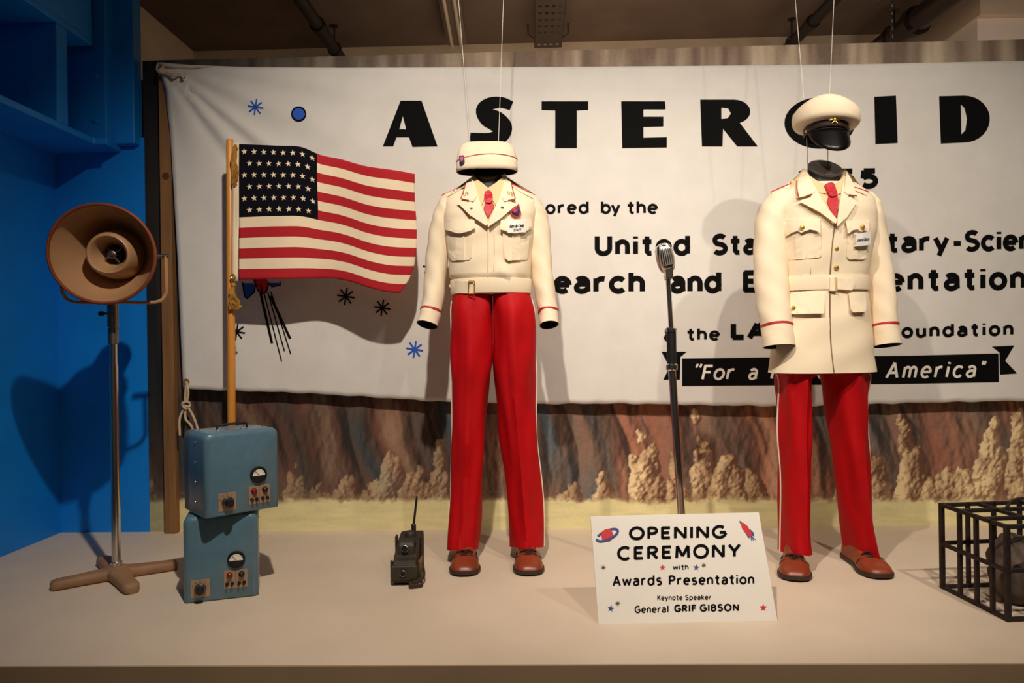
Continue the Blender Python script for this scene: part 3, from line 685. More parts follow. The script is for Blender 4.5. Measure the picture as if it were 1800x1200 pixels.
def flag_pt(u, v, off=0.0):
    uu = u
    xr_ = float(np.interp(v, [a for a, _ in FR], [b for _, b in FR]))
    px = 420 + (xr_ - 420) * u
    k = min(1.0, max(0, (px - 420) / 311.0))
    y0 = float(np.interp(k, [a for a, _ in FT_s], [b for _, b in FT_s])); y1 = float(np.interp(k, [a for a, _ in FB_s], [b for _, b in FB_s]))
    mid = 3.0 * math.sin(PI * v) * math.sin(2 * PI * (k - .05)) * -1
    py = y0 + (y1 - y0) * v + mid
    wv = math.sin((k * 1.55 + .12 * v) * 2 * PI - .4)
    Y = YP - .028 - .022 * wv * min(1, k * 2.2) - .02 * k + .006 * math.sin(9 * v + 5 * k) * k - .03 * max(0, k - .8) * v
    return P(px, py, Y - off)
FT_s = [tuple(p) for p in smooth_path(FT, 5)]; FB_s = [tuple(p) for p in smooth_path(FBm, 5)]
nu, per = 90, 4; nv = 13 * per
V = [flag_pt(i / nu, j / nv) for j in range(nv + 1) for i in range(nu + 1)]
Fc = []; idx = []; uc = .447
ci = round(uc * nu)
for j in range(nv):
    for i in range(nu):
        Fc.append((j * (nu + 1) + i, (j + 1) * (nu + 1) + i, (j + 1) * (nu + 1) + i + 1, j * (nu + 1) + i + 1))
        st = j // per
        idx.append(2 if (i < ci and st < 7) else (0 if st % 2 == 0 else 1))
flag = obj('flag', V, Fc, None, None, True, [M_FLAGRED, M_FLAGWHITE, M_FLAGBLUE], idx)
flag.modifiers.new('Solidify', 'SOLIDIFY').thickness = .0012
tag(flag, 'red, white and navy striped flag with rows of cream stars on wooden pole', 'flag')
b = MB(); ub = ci / nu
for row in range(6):
    n = 8 if row % 2 == 0 else 7
    for c_ in range(n):
        u0 = ub * ((c_ + .55) / 8.05 if row % 2 == 0 else (c_ + 1.08) / 8.05); v0 = (7 / 13) * (row + .62) / 6.22
        asp = 311 / 240.0
        pts = star_pts(0, 0, 1, -.12)
        r_ = .0188
        vv = [flag_pt(u0, v0, .0016)] + [flag_pt(u0 + x * r_ * (.95), v0 + y * r_ * asp, .0016) for x, y in pts]
        b.add(vv, [(0, 1 + (k + 1) % 10, 1 + k) for k in range(10)])
b.build('stars', M_FLAGWHITE, flag)
hv = []; nh = 20
for j in range(nh + 1):
    v = j / nh
    for i in range(4):
        px = 409 + 11.3 * i / 3 - 1.5 * v; Y = YP - .028 - .006 * math.sin(v * 9) * (i < 3)
        hv.append(P(px, 251 + (494 - 251) * v, Y))
hd = obj('heading', hv, [(j * 4 + i, (j + 1) * 4 + i, (j + 1) * 4 + i + 1, j * 4 + i + 1) for j in range(nh) for i in range(3)], M_FLAGWHITE, flag, True)
hd.modifiers.new('Solidify', 'SOLIDIFY').thickness = .0015
MB().lathe([(0.012, 0), (0.013, .003), (0.009, .004), (0.006, .002)], 16, Matrix.Translation(Vector(P(410, 486, YP - .034))) @ Matrix.Rotation(PI / 2, 4, 'X')).build('grommet', M_BRASS, flag, True)

# ---------------------------------------------------------------- horn loudspeaker on its stand
bc = PZ(205, 1001, .03)
SX, SY = float(bc[0]), float(bc[1])
root = thing('speaker_stand', 'tall chrome pole stand on a tan four-footed base, left of the blue cases', 'speaker stand', (SX, SY, 0))
b = MB()
for tip in ((88, 1032), (312, 994), (233, 1038), (181, 985)):
    q = PZ(*tip, .012); d = Vector((float(q[0]) - SX, float(q[1]) - SY, 0)); Ln = d.length; u = d.normalized(); n = Vector((-u.y, u.x, 0))
    rings = []
    for k, (t_, hw, hh) in enumerate(((0, .045, .046), (.25, .034, .040), (.6, .029, .037), (.88, .029, .036), (.97, .024, .033), (1.0, .013, .024))):
        c_ = u * Ln * t_
        rings.append([c_ + n * hw * math.copysign(abs(math.cos(a)) ** .6, math.cos(a)) + Vector((0, 0, max(0, hh * .5 + hh * .5 * math.copysign(abs(math.sin(a)) ** .6, math.sin(a))))) for a in np.linspace(0, 2 * PI, 16, endpoint=False)])
    b.loft(rings)
b.build('base', M_CASTBASE, root, True, 60)
MB().lathe([(.020, .04), (.020, .06), (.0155, .062), (.0155, .30)], 20).lathe([(.0145, .06), (.0145, .78)], 20).lathe([(.0125, .76), (.0125, 1.0)], 20, cap1=True).build('pole', M_CHROME, root, True)
zc = float(P(199, 590, SY)[2]); zk = float(P(190, 551, SY)[2]); ztop = float(P(199, 535, SY)[2])
MB().lathe([(.013, zc - .03), (.018, zc - .028), (.018, zc + .028), (.013, zc + .03)], 18).lathe([(.017, zk - .05), (.019, zk - .05), (.019, ztop + .01), (.012, ztop + .012)], 18).build('collar', M_STEEL, root, True)
MB().tube([(-.018, 0, zk), (-.045, 0, zk)], .004, 8).tube([(-.036, 0, zk), (-.05, 0, zk)], .009, 12).build('wing_screw', M_BLACK, root, True)
# horn: axis points from the wall towards the room
HC = P(197, 447, SY - .04); aim = Vector((math.sin(math.radians(11)), -math.cos(math.radians(11)), -.11)).normalized()
horn = thing('horn_loudspeaker', 'round tan horn loudspeaker with rust brown rim on a chrome stand', 'loudspeaker', tuple(HC)); horn.scale = (.97, .97, .955)
R = aim.to_track_quat('Z', 'Y').to_matrix().to_4x4()
k_ = .183
b = MB(); pr = [(.055, -.17), (.062, -.15), (.085, -.10), (.112, -.05), (.140, 0.0), (.161, .04), (.177, .082), (.181, .098)]
pri = [(r - .004, h) for r, h in reversed(pr)]
b.lathe(pr + pri + [(.02, -.168)], 56, R, cap0=True, cap1=True).build('bell', M_HORN, horn, True, 50)
MB().lathe([(.179 + .006 * math.cos(a), .098 + .007 * math.sin(a)) for a in np.linspace(0, 2 * PI, 10)], 56, R).build('rim', M_HORNRIM, horn, True)
MB().lathe([(.098, -.10), (.096, -.05), (.088, .00), (.078, .035), (.073, .044), (.069, .046), (.065, .043), (.060, .03), (.048, .0), (.036, -.03), (.030, -.045), (.0, -.045)], 48, R).build('inner_bell', M_HORN, horn, True, 60)
b = MB(); b.lathe([(.031, -.046), (.031, -.02), (.030, -.018), (.0, -.016)], 24, R).build('throat', M_BLACK, horn, True, 50)
b = MB(); b.lathe([(.016, -.02), (.016, .0), (.012, .004), (.007, .004), (.006, .008), (0, .008)], 18, R)
for k in range(4):
    a = k * PI / 2 + .6
    b.tube([R @ Vector((.014 * math.cos(a), .014 * math.sin(a), -.004)), R @ Vector((.036 * math.cos(a), .036 * math.sin(a), -.012))], .0028, 6)
b.build('driver_spider', M_STEEL, horn, True, 50)
b = MB(); zb = -.178; wv = .178; br = []
cz = R @ Vector((0, 0, -.02))
pth = [(-wv, -.035, .0), (-wv, -.02, zb + .07), (-wv + .005, 0, zb + .03), (-wv + .04, .0, zb), (0, .0, zb), (wv - .04, .0, zb), (wv - .005, 0, zb + .03), (wv, -.02, zb + .07), (wv, -.035, .0)]
Rz = Matrix.Rotation(math.radians(17), 4, 'Z')
pp = [Rz @ Vector((x, .04 + y * .3, z)) for x, y, z in pth]
b.tube([Vector(q) for q in smooth_path(pp, 4)], .0065, 8).build('yoke', M_HORN, horn, True)
b = MB()
for s in (-1, 1):
    b.tube([Rz @ Vector((s * .138, .04, 0)), Rz @ Vector((s * (wv + .012), .03, 0))], .009, 10)
b.build('pivot_bolt', M_STEEL, horn, True)
MB().tube([(SX - HC[0], SY - HC[1], ztop - HC[2]), (SX - HC[0], SY - HC[1], zb)], .014, 14).build('socket', M_STEEL, horn, True)
MB().lathe([(.058, -.168), (.058, -.22), (.05, -.235), (.0, -.235)], 28, R).build('driver_housing', M_HORN, horn, True, 50)

# ---------------------------------------------------------------- blue instrument cases
def case(label, p_left, yaw, z0, w_, h_, d_, uv):
    root = thing('instrument_case', label, 'instrument case', (float(p_left[0]), float(p_left[1]), z0), yaw, 'blue instrument cases')
    n = 6; r = .024
    def rr(w0, w1, h0, h1, rad):
        pts = []
        for cx, cz, a0 in ((w1 - rad, h1 - rad, 0), (w0 + rad, h1 - rad, 90)):
            for k in range(n + 1):
                a = math.radians(a0 + 90 * k / n); pts.append((cx + rad * math.cos(a), cz + rad * math.sin(a)))
        pts += [(w0, h0 + .004), (w0 + .004, h0), (w1 - .004, h0), (w1, h0 + .004)]
        return pts
    rings = []
    for ins, y in ((.016, 0), (.006, .0035), (.0015, .009), (0, .017), (0, d_ - .05), ):
        rings.append([(x, y, z) for x, z in rr(ins, w_ - ins, ins * .35, h_ - ins, r - ins * .3)])
    MB().loft(rings).build('shell', M_CASE, root, True, 50)
    rings = [[(x, y, z) for x, z in rr(.003, w_ - .003, .002, h_ - .003, r)] for y in (d_ - .05, d_)]
    MB().loft(rings).build('back_cover', mat('case back grey', (96, 104, 104), 0.5, 0.2), root, True, 50)
    Rf = Matrix.Rotation(PI / 2, 4, 'X')
    (mu, mv), (ku, kv), (cu, cv) = uv
    mx_, mz = mu * w_, mv * h_
    T = lambda x, z, y=0.0: Matrix.Translation(Vector((x, y, z))) @ Rf
    meter = MB().lathe([(.0285, 0), (.0285, .006), (.0265, .009), (.0245, .009), (.0240, .005), (0, .005)], 32, T(mx_, mz)).build('meter', M_BLACK, root, True, 40)
    dl = MB(); pts = [(mx_ + .0215 * math.cos(a), -.0062, mz - .002 + .0215 * math.sin(a)) for a in np.linspace(0, PI, 18)]
    dl.poly(list(reversed(pts))); dl.build('dial', M_DIAL, meter)
    nd = MB(); nd.tube([(mx_, -.0075, mz), (mx_ - .012, -.0075, mz + .014)], .0006, 5)
    for k in range(7):
        a = math.radians(30 + 20 * k); nd.tube([(mx_ + .0165 * math.cos(a), -.0068, mz - .002 + .0165 * math.sin(a)), (mx_ + .0195 * math.cos(a), -.0068, mz - .002 + .0195 * math.sin(a))], .0004, 4)
    nd.build('needle', M_BLACK, meter)
    kx, kz = ku * w_, kv * h_
    pl = MB().box(kx - .029, kx + .029, -.002, .001, kz - .029, kz + .029).build('dial_plate', M_PLATE, root, bevel=.0006)
    MB().lathe([(.019, 0.0), (.019, .010), (.016, .014), (.0, .014)], 24, T(kx, kz - .001, -.002)).build('knob_skirt', M_STEEL, pl, True, 40)
    MB().lathe([(.014, 0.0), (.0135, .014), (.011, .018), (.0, .018)], 18, T(kx, kz - .001, -.014)).build('knob', M_BLACK, pl, True, 40)
    tk = MB()
    for k in range(5):
        a = math.radians(20 + 35 * k); tk.ball((kx + .0245 * math.cos(a), -.0024, kz + .0245 * math.sin(a)), .0014, 6, 4)
    tk.build('tick_marks', M_BLACK, pl)
    cx, cz = cu * w_, cv * h_
    for s, lm, ln in ((-1, M_REDLAMP, 'red lamp lens'), (1, M_BLACK, 'black lamp lens')):
        x = cx + s * .0187
        pl = MB().box(x - .0178, x + .0178, -.002, .001, cz - .030, cz + .030).build('switch_plate', M_PLATE, root, bevel=.0006)
        lp = MB().lathe([(.0098, 0), (.0098, .004), (.008, .009), (.0, .011)], 18, T(x, cz + .014, -.002)).build('lamp', lm, pl, True, 60); lp['label'] = ln
        for q in (-.0078, .0078):
            MB().lathe([(.006, 0), (.006, .004), (.004, .005), (0, .005)], 10, T(x + q, cz - .014, -.002)).tube([(x + q, -.004, cz - .014), (x + q - .002, -.016, cz - .0165)], [.003, .0042], 8).build('toggle', M_BLACK, pl, True)
    for s in (0, 1):
        x = -.001 if s == 0 else w_ + .001
        for k in range(4): MB().ball((x, d_ * .42, h_ * (.16 + .24 * k)), .0035, 8, 5).build('rivet', M_CHROME, root, True)
    for k in range(6): MB().ball((w_ * (.12 + .15 * k), d_ * .3 if k % 2 else d_ * .62, h_ + .0005), .0032, 8, 5).build('rivet', M_CHROME, root, True)
    hx = [(w_ * .3, d_ * .45, h_ - .001), (w_ * .3, d_ * .45, h_ + .012), (w_ * .36, d_ * .45, h_ + .016), (w_ * .64, d_ * .45, h_ + .016), (w_ * .7, d_ * .45, h_ + .012), (w_ * .7, d_ * .45, h_ - .001)]
    if z0 > .1: MB().tube(hx, .004, 8).build('handle', M_BLACK, root, True)
    return root
pl_ = PZ(323, 1062); pr_ = PZ(455, 1047)
yaw = math.atan2(float(pr_[1] - pl_[1]), float(pr_[0] - pl_[0])); wl = float(np.linalg.norm(pr_ - pl_))
case('blue metal instrument case standing on the platform beneath another', pl_, yaw, 0.0, wl, .283, .19, ((.70, .46), (.22, .165), (.69, .235)))
p2 = PZ(361, 914, .285)
case('blue metal instrument case stacked askew on top of another one', p2, math.radians(44), .2865, .252, .275, .20, ((.70, .44), (.28, .17), (.71, .20)))

# ---------------------------------------------------------------- microphone on stand
YM = 2.55
pb_ = P(1200, 960, YM); zb_ = .0
pc = P(1197, 903, YM); p1 = P(1181, 645, YM); p2_ = P(1180, 580, YM); p3 = P(1174, 482, YM)
bx = float(pc[0] + (pc[0] - p1[0]) * (pc[2] / (p1[2] - pc[2])))
ms = thing('microphone_stand', 'chrome microphone stand with black grip standing behind the white sign', 'microphone stand', (bx, YM, 0))
q = lambda p: np.array([p[0] - bx, 0, p[2]])
MB().lathe([(.12, 0), (.12, .010), (.09, .022), (.03, .034), (.018, .05), (.0, .05)], 40, cap0=True).build('base', M_BLACK, ms, True, 40)
MB().tube([(0, 0, .04), q(p1)], .0132, 18).build('lower_tube', M_CHROME, ms, True)
MB().tube([q(p1), q(p2_)], .0165, 18).build('grip', M_BLACK, ms, True)
u = (q(p2_) - q(p1)) / np.linalg.norm(q(p2_) - q(p1))
MB().tube([q(p1) - u * .012, q(p1) - u * .008, q(p1) + u * .008, q(p1) + u * .012], [.017, .0205, .0205, .017], 18).tube([q(p2_) - u * .006, q(p2_) + u * .006], .0185, 18).build('clutch', M_CHROME, ms, True)
MB().tube([q(p2_), q(p3)], .0085, 14).build('upper_tube', M_CHROME, ms, True)
mc = P(1169, 453, YM - .02)
mic = thing('microphone', 'small ribbed chrome microphone tilted on top of its stand', 'microphone', tuple(mc))
Rm = Matrix.Rotation(math.radians(-14), 4, 'Y') @ Matrix.Rotation(math.radians(20), 4, 'X')
def mrings(prof, k=1.0): 
    return [[Rm @ Vector((.031 * s * k * math.copysign(abs(math.cos(a)) ** .8, math.cos(a)), 0.026 * s * k * math.copysign(abs(math.sin(a)) ** .8, math.sin(a)), h)) for a in np.linspace(0, 2 * PI, 24, endpoint=False)] for s, h in prof]
MB().loft(mrings([(.55, -.052), (.8, -.044), (.95, -.028), (1.0, -.005), (1.0, .012), (.95, .03), (.78, .043), (.4, .05)])).build('capsule', M_CHROME, mic, True, 60)
b = MB()
for k in range(-3, 4):
    b.tube([Rm @ Vector((k * .0072, -.027 + .0011 * k * k * .6, -.020)), Rm @ Vector((k * .0073, -.0285 + .0011 * k * k * .6, .012)), Rm @ Vector((k * .0058, -.0235, .036)), Rm @ Vector((k * .004, -.008, .0495))], .0022, 6)
b.build('grille_ribs', mat('grille silver', (196, 190, 184), 0.35, 0.6), mic, True)
b = MB()
for k in range(-2, 4): b.tube([Rm @ Vector((k * .0065 - .0032, -.0262 + .0006 * k * k, -.012)), Rm @ Vector((k * .0065 - .0032, -.0272 + .0006 * k * k, .012)), Rm @ Vector((k * .0055 - .0025, -.0225, .036))], .0020, 5)
b.build('grille_slots', M_BLACK, mic)
jt = q(p3) + np.array([bx, YM, 0]) - mc
MB().box(jt[0] - .0135, jt[0] + .0135, jt[1] - .030, jt[1] + .012, jt[2] - .018, jt[2] + .03).build('swivel_mount', M_CHROME, mic, bevel=.004)
MB().tube([(jt[0], jt[1], jt[2] - .02), (jt[0], jt[1], jt[2] - .008)], .012, 14).build('collar', M_CHROME, mic, True)

# ---------------------------------------------------------------- easel sign
BL, BR = PZ(1052, 1097.5), PZ(1367, 1091)
ex = (BR - BL) / np.linalg.norm(BR - BL); tilt = math.radians(25)
bn = np.array([-ex[1], ex[0], 0]); ev = bn * math.sin(tilt) + np.array([0, 0, math.cos(tilt)])
nrm = np.cross(ex, ev)                                    # faces the room
if nrm[1] > 0: nrm = -nrm
# height from the upper edge of the board
def sp_(px, py, off=.0): return PPL(px, py, BL + nrm * off, nrm)
TL = sp_(1038, 907); Hs = float(np.dot(TL - BL, ev)); Ws = float(np.linalg.norm(BR - BL))
sign = thing('sign', 'white board sign with hand painted lettering leaning on the platform', 'sign', tuple(BL), math.atan2(ex[1], ex[0]))
RzI = np.array(Matrix.Rotation(-math.atan2(ex[1], ex[0]), 3, 'Z'))
sl = lambda p: RzI @ (np.array(p) - BL)
th = .006
b = MB()
c4 = [BL, BL + ex * Ws, BL + ex * (Ws - .004) + ev * Hs, BL + ex * (-.004) + ev * Hs]
c4 = [sp_(1052, 1097.5), sp_(1367, 1091), sp_(1334, 900), sp_(1038, 907)]
b.loft([[sl(p) for p in c4], [sl(p - nrm * th) for p in c4]])
b.build('board', M_BOARD, sign, bevel=.001)
top = BL + ex * Ws * .5 + ev * Hs * .8 - nrm * .009
ft = np.array([top[0] + bn[0] * .085, top[1] + bn[1] * .085, 0.0])
b = MB(); a_ = ex * .03
b.loft([[sl(top - a_), sl(top + a_), sl(ft + a_), sl(ft - a_)], [sl(top - a_ + bn * .006), sl(top + a_ + bn * .006), sl(ft + a_ + bn * .006), sl(ft - a_ + bn * .006)]])
b.build('strut', M_BOARD, sign)
ms_ = lambda px, py: sl(sp_(px, py, .0012)); ms2 = lambda px, py: sl(sp_(px, py, .002)); ms3 = lambda px, py: sl(sp_(px, py, .0027))
t = MB()
text(t, 'OPENING', 1104.5, 1277.5, 949.5, 946.5, 24.5, 5.2, ms_, gap=.24)
t.build('lettering', M_INK, sign)
t = MB()
text(t, 'CEREMONY', 1083.5, 1303.5, 985.5, 980, 26, 5.2, ms_, gap=.26)
t.build('lettering', M_INK, sign)
t = MB()
text(t, 'with', 1182.5, 1211, 1001.5, 1001, 10, 1.8, ms_, gap=.2)
t.build('lettering', M_INK, sign)
t = MB()
text(t, 'Awards', 1076, 1164.5, 1030.5, 1028.5, 19.5, 3.3, ms_, gap=.26)
text(t, 'Presentation', 1174.5, 1327, 1028.5, 1026.5, 18.5, 3.3, ms_, gap=.22)
t.build('lettering', M_INK, sign)
t = MB()
text(t, 'Keynote', 1155, 1200, 1055, 1054.5, 9.7, 1.6, ms_, gap=.22)
text(t, 'Speaker', 1204, 1251, 1054.5, 1054, 9.7, 1.6, ms_, gap=.22)
t.build('lettering', M_INK, sign)
t = MB()
text(t, 'General', 1115, 1176, 1077.5, 1076.5, 13.4, 2.3, ms_, gap=.24)
text(t, 'GRIF', 1184.5, 1225, 1075.8, 1075.3, 13.8, 3.0, ms_, gap=.26)
text(t, 'GIBSON', 1229.5, 1300, 1075, 1074, 13.8, 3.0, ms_, gap=.26)
t.build('lettering', M_INK, sign)
for x, y, r in ((1060.5, 997, 4), (1237, 993, 4), (1085.5, 1060, 4.5)): t = MB(); asterisk(t, x, y, r, .9, ms_); t.build('star_ornament', mat('grey ink', (70, 66, 70), .7), sign)
for x, y, r, a, q_ in ((1164.7, 997, 6, 0, M_INKRED), (1341.7, 1067.5, 7, 0, M_INKRED), (1224, 997, 6, .1, M_INKNAVY), (1073.7, 1069, 6.5, .2, M_INKNAVY)): t = MB(); fill(t, star_pts(x, y, r, a), ms_, 6); t.build('star_ornament', q_, sign)
t = MB(); ell = lambda cx, cy, a, b_, r, n=30: [(cx + a * math.cos(q_) * math.cos(r) - b_ * math.sin(q_) * math.sin(r), cy + a * math.cos(q_) * math.sin(r) + b_ * math.sin(q_) * math.cos(r)) for q_ in np.linspace(0, 2 * PI, n, endpoint=False)]
fill(t, ell(1067.5, 940.5, 10.5, 11, 0), ms2, 8); t.build('planet_emblem', M_INKRED, sign)
t = MB(); e1 = ell(1067.7, 940, 20, 7.6, -.42, 30)
ribbon(t, e1[18:] + e1[:12], 2.0, ms_, 4); ribbon(t, e1[-2:] + e1[:17], 2.0, ms3, 4); t.build('planet_ring', M_INKNAVY, sign)
t = MB(); fill(t, [(1302, 919), (1306, 918), (1314, 924), (1320, 934), (1322, 941), (1317, 943), (1311, 937), (1304, 927)], ms2, 6); t.build('rocket_emblem', M_INKRED, sign)
t = MB(); fill(t, [(1299.5, 914.5), (1304.5, 917), (1301.5, 920.5)], ms2, 6); fill(t, [(1309, 934), (1315, 944), (1318, 946), (1315, 937)], ms_, 6); fill(t, [(1318, 929), (1325, 936), (1326, 943), (1321, 940)], ms_, 6)
for e_ in ((1321, 950), (1325, 950), (1328, 948)): ribbon(t, [(1320, 942), e_], .6, ms_, 4)
t.build('rocket_fins', M_INKNAVY, sign)

# ---------------------------------------------------------------- field radio lying on the platform
rp = PZ(711, 1029)
rad = thing('field_radio', 'olive drab handheld field radio with antenna lying on the platform', 'radio', (float(rp[0]), float(rp[1]), 0), math.radians(3))
w2 = .042
def slab(b, prof, hw):                                        # prof: (y, z) outline extruded across x
    b.loft([[(-hw, y, z) for y, z in prof], [(hw, y, z) for y, z in prof]])
b = MB(); slab(b, [(0, .012), (.0, .070), (.018, .082), (.04, .085), (.06, .095), (.16, .118), (.25, .125), (.285, .118), (.29, .09), (.29, .0), (.02, .0)], w2)
b.build('body', M_OLIVE, rad, bevel=.006, bseg=3)
MB().box(-w2 - .004, w2 + .004, -.012, .03, .022, .072).build('mouthpiece_housing', M_OLIVE, rad, bevel=.006, bseg=3)
Rf = Matrix.Rotation(PI / 2, 4, 'X')
def ringknob(x, y, z, r, tl, nm):
    T_ = Matrix.Translation(Vector((x, y, z))) @ Matrix.Rotation(math.radians(tl), 4, 'X')
    k = MB().lathe([(r, 0), (r, .006), (r * .72, .008), (r * .72, .004), (0, .004)], 24, T_).build(nm, M_BLACK, rad, True, 40)
    MB().lathe([(r * 1.02, .005), (r * 1.02, .0075), (r * .8, .009), (r * .8, .007)], 24, T_).build('bezel', M_STEEL, k, True, 40)
ringknob(-.002, -.012, .048, .0115, 90, 'mouthpiece'); 
b = MB(); slab(b, [(.052, .085), (.058, .125), (.075, .138), (.12, .135), (.13, .1)], w2 * .72); b.build('earpiece_housing', M_OLIVE, rad, bevel=.01, bseg=3)
ringknob(-.003, .0545, .113, .0125, 78, 'earpiece')
MB().lathe([(.022, .0), (.022, .012), (.017, .02), (0, .02)], 20, Matrix.Translation(Vector((0, .2, .118)))).build('cap', M_OLIVE, rad, True, 40)
for s in (-1, 1):
    b = MB(); b.box(s * (w2 + .001), s * (w2 + .008), .01, .03, .02, .082).box(s * (w2 + .001), s * (w2 + .008), .14, .17, .05, .135); b.build('bracket', M_OLIVE, rad, bevel=.002)
MB().lathe([(.009, 0), (.009, .03), (.006, .034), (0, .034)], 14, Matrix.Translation(Vector((.008, .24, .122)))).build('antenna_base', M_BLACK, rad, True, 40)
MB().tube([(.008, .24, .15), (.020, .24, .245), (.022, .24, .26)], [.0045, .0045, .003], 10).build('antenna', M_BLACK, rad, True)
b = MB(); pth = smooth_path([(w2 + .004, .02, .06), (w2 + .014, .01, .03), (w2 + .02, -.02, .008), (w2 - .01, -.035, .008), (w2 - .02, -.03, .012), (w2 + .012, -.012, .02), (w2 + .025, .02, .03), (w2 + .018, .08, .03), (w2 + .006, .14, .06)], 5)
for a_ in (-.005, .0, .005): b.tube([p + np.array([0, 0, a_ * .9]) for p in pth], .0035, 6)
b.build('strap', M_WEB, rad, True)
MB().box(w2 + .003, w2 + .014, .045, .11, .02, .07).build('canvas_pouch', mat('tan webbing', (116, 88, 48), .9, nscale=40, namt=.2), rad, bevel=.004)

# ---------------------------------------------------------------- iron cage with meteorite
A0 = PZ(1772, 1092); B0 = PZ(1657, 1034)
dv = B0 - A0; dl = float(np.linalg.norm(dv)); ay = dv / dl; ax = np.array([ay[1], -ay[0], 0])
cage = thing('cage', 'rusty black iron bar cage at the right end of the platform', 'cage', tuple(A0), math.atan2(ax[1], ax[0]))
hc = .285; wc = .46; r = .0062
def bar(p, q_, nm='bar', rr=r):
    p = Vector(p); q_ = Vector(q_); d = (q_ - p).normalized(); a = d.cross(Vector((0, 0, 1)) if abs(d.z) < .9 else Vector((0, 1, 0))).normalized() * rr; c = d.cross(a).normalized() * rr
    MB().loft([[o + a + c, o - a + c, o - a - c, o + a - c] for o in (p, q_)]).build(nm, M_IRON, cage, bevel=.002)
for z in (r, hc - r):
    bar((0, 0, z), (wc, 0, z)); bar((0, dl, z), (wc, dl, z)); bar((0, 0, z), (0, dl, z)); bar((wc, 0, z), (wc, dl, z))
for (x, y) in ((0, 0), (wc, 0), (0, dl), (wc, dl)): bar((x, y, 0), (x, y, hc), 'corner_post', r * 1.15)
for t_ in (.3, .56, .79): bar((0, dl * (1 - t_), 0), (0, dl * (1 - t_), hc)); bar((wc, dl * (1 - t_), 0), (wc, dl * (1 - t_), hc))
for t_ in (.2, .4, .6, .8): bar((wc * t_, 0, 0), (wc * t_, 0, hc)); bar((wc * t_, dl, 0), (wc * t_, dl, hc))
zm = hc * .53
bar((-.004, 0, zm), (-.004, dl, zm)); bar((0, dl + .004, zm), (wc, dl + .004, zm)); bar((wc + .004, 0, zm), (wc + .004, dl, zm)); bar((0, -.004, zm), (wc, -.004, zm))
for t_ in (.28, .62): bar((wc * t_, 0, hc - r), (wc * t_, dl, hc - r))
for t_ in (.33, .7): bar((0, dl * t_, hc - r), (wc, dl * t_, hc - r))
MB().tube(smooth_path([(wc * .35, dl * .7, hc), (wc * .42, dl * .7, hc + .025), (wc * .62, dl * .7, hc + .025), (wc * .7, dl * .7, hc)], 5), .005, 8).build('handle', M_IRON, cage, True)
mp_ = A0 + ax * .185 + ay * dl * .52
b = MB(); rings = []; nr = 22; ns = 32
for i in range(nr + 1):
    ph = -PI / 2 + PI * i / nr; rg = []
    for j in range(ns):
        th_ = 2 * PI * j / ns; cx, cy, cz = math.cos(ph) * math.cos(th_), math.cos(ph) * math.sin(th_), math.sin(ph)
        nz = float(fbm(cx * 2.2 + 7 + cz, cy * 2.2 + 3 + cz * 1.7, 3, 4)); rr_2 = .112 * (.78 + .5 * nz) * (1 if i not in (0, nr) else 1)
        rg.append((rr_2 * cx * 1.05, rr_2 * cy * .9, max(-.098, rr_2 * cz * .98) + .098))
    rings.append(rg)
b.loft(rings)
met = b.build('meteorite', M_ROCK, None, True, 80); met.location = tuple(map(float, mp_))
tag(met, 'lumpy dark meteorite rock inside the iron bar cage', 'rock')

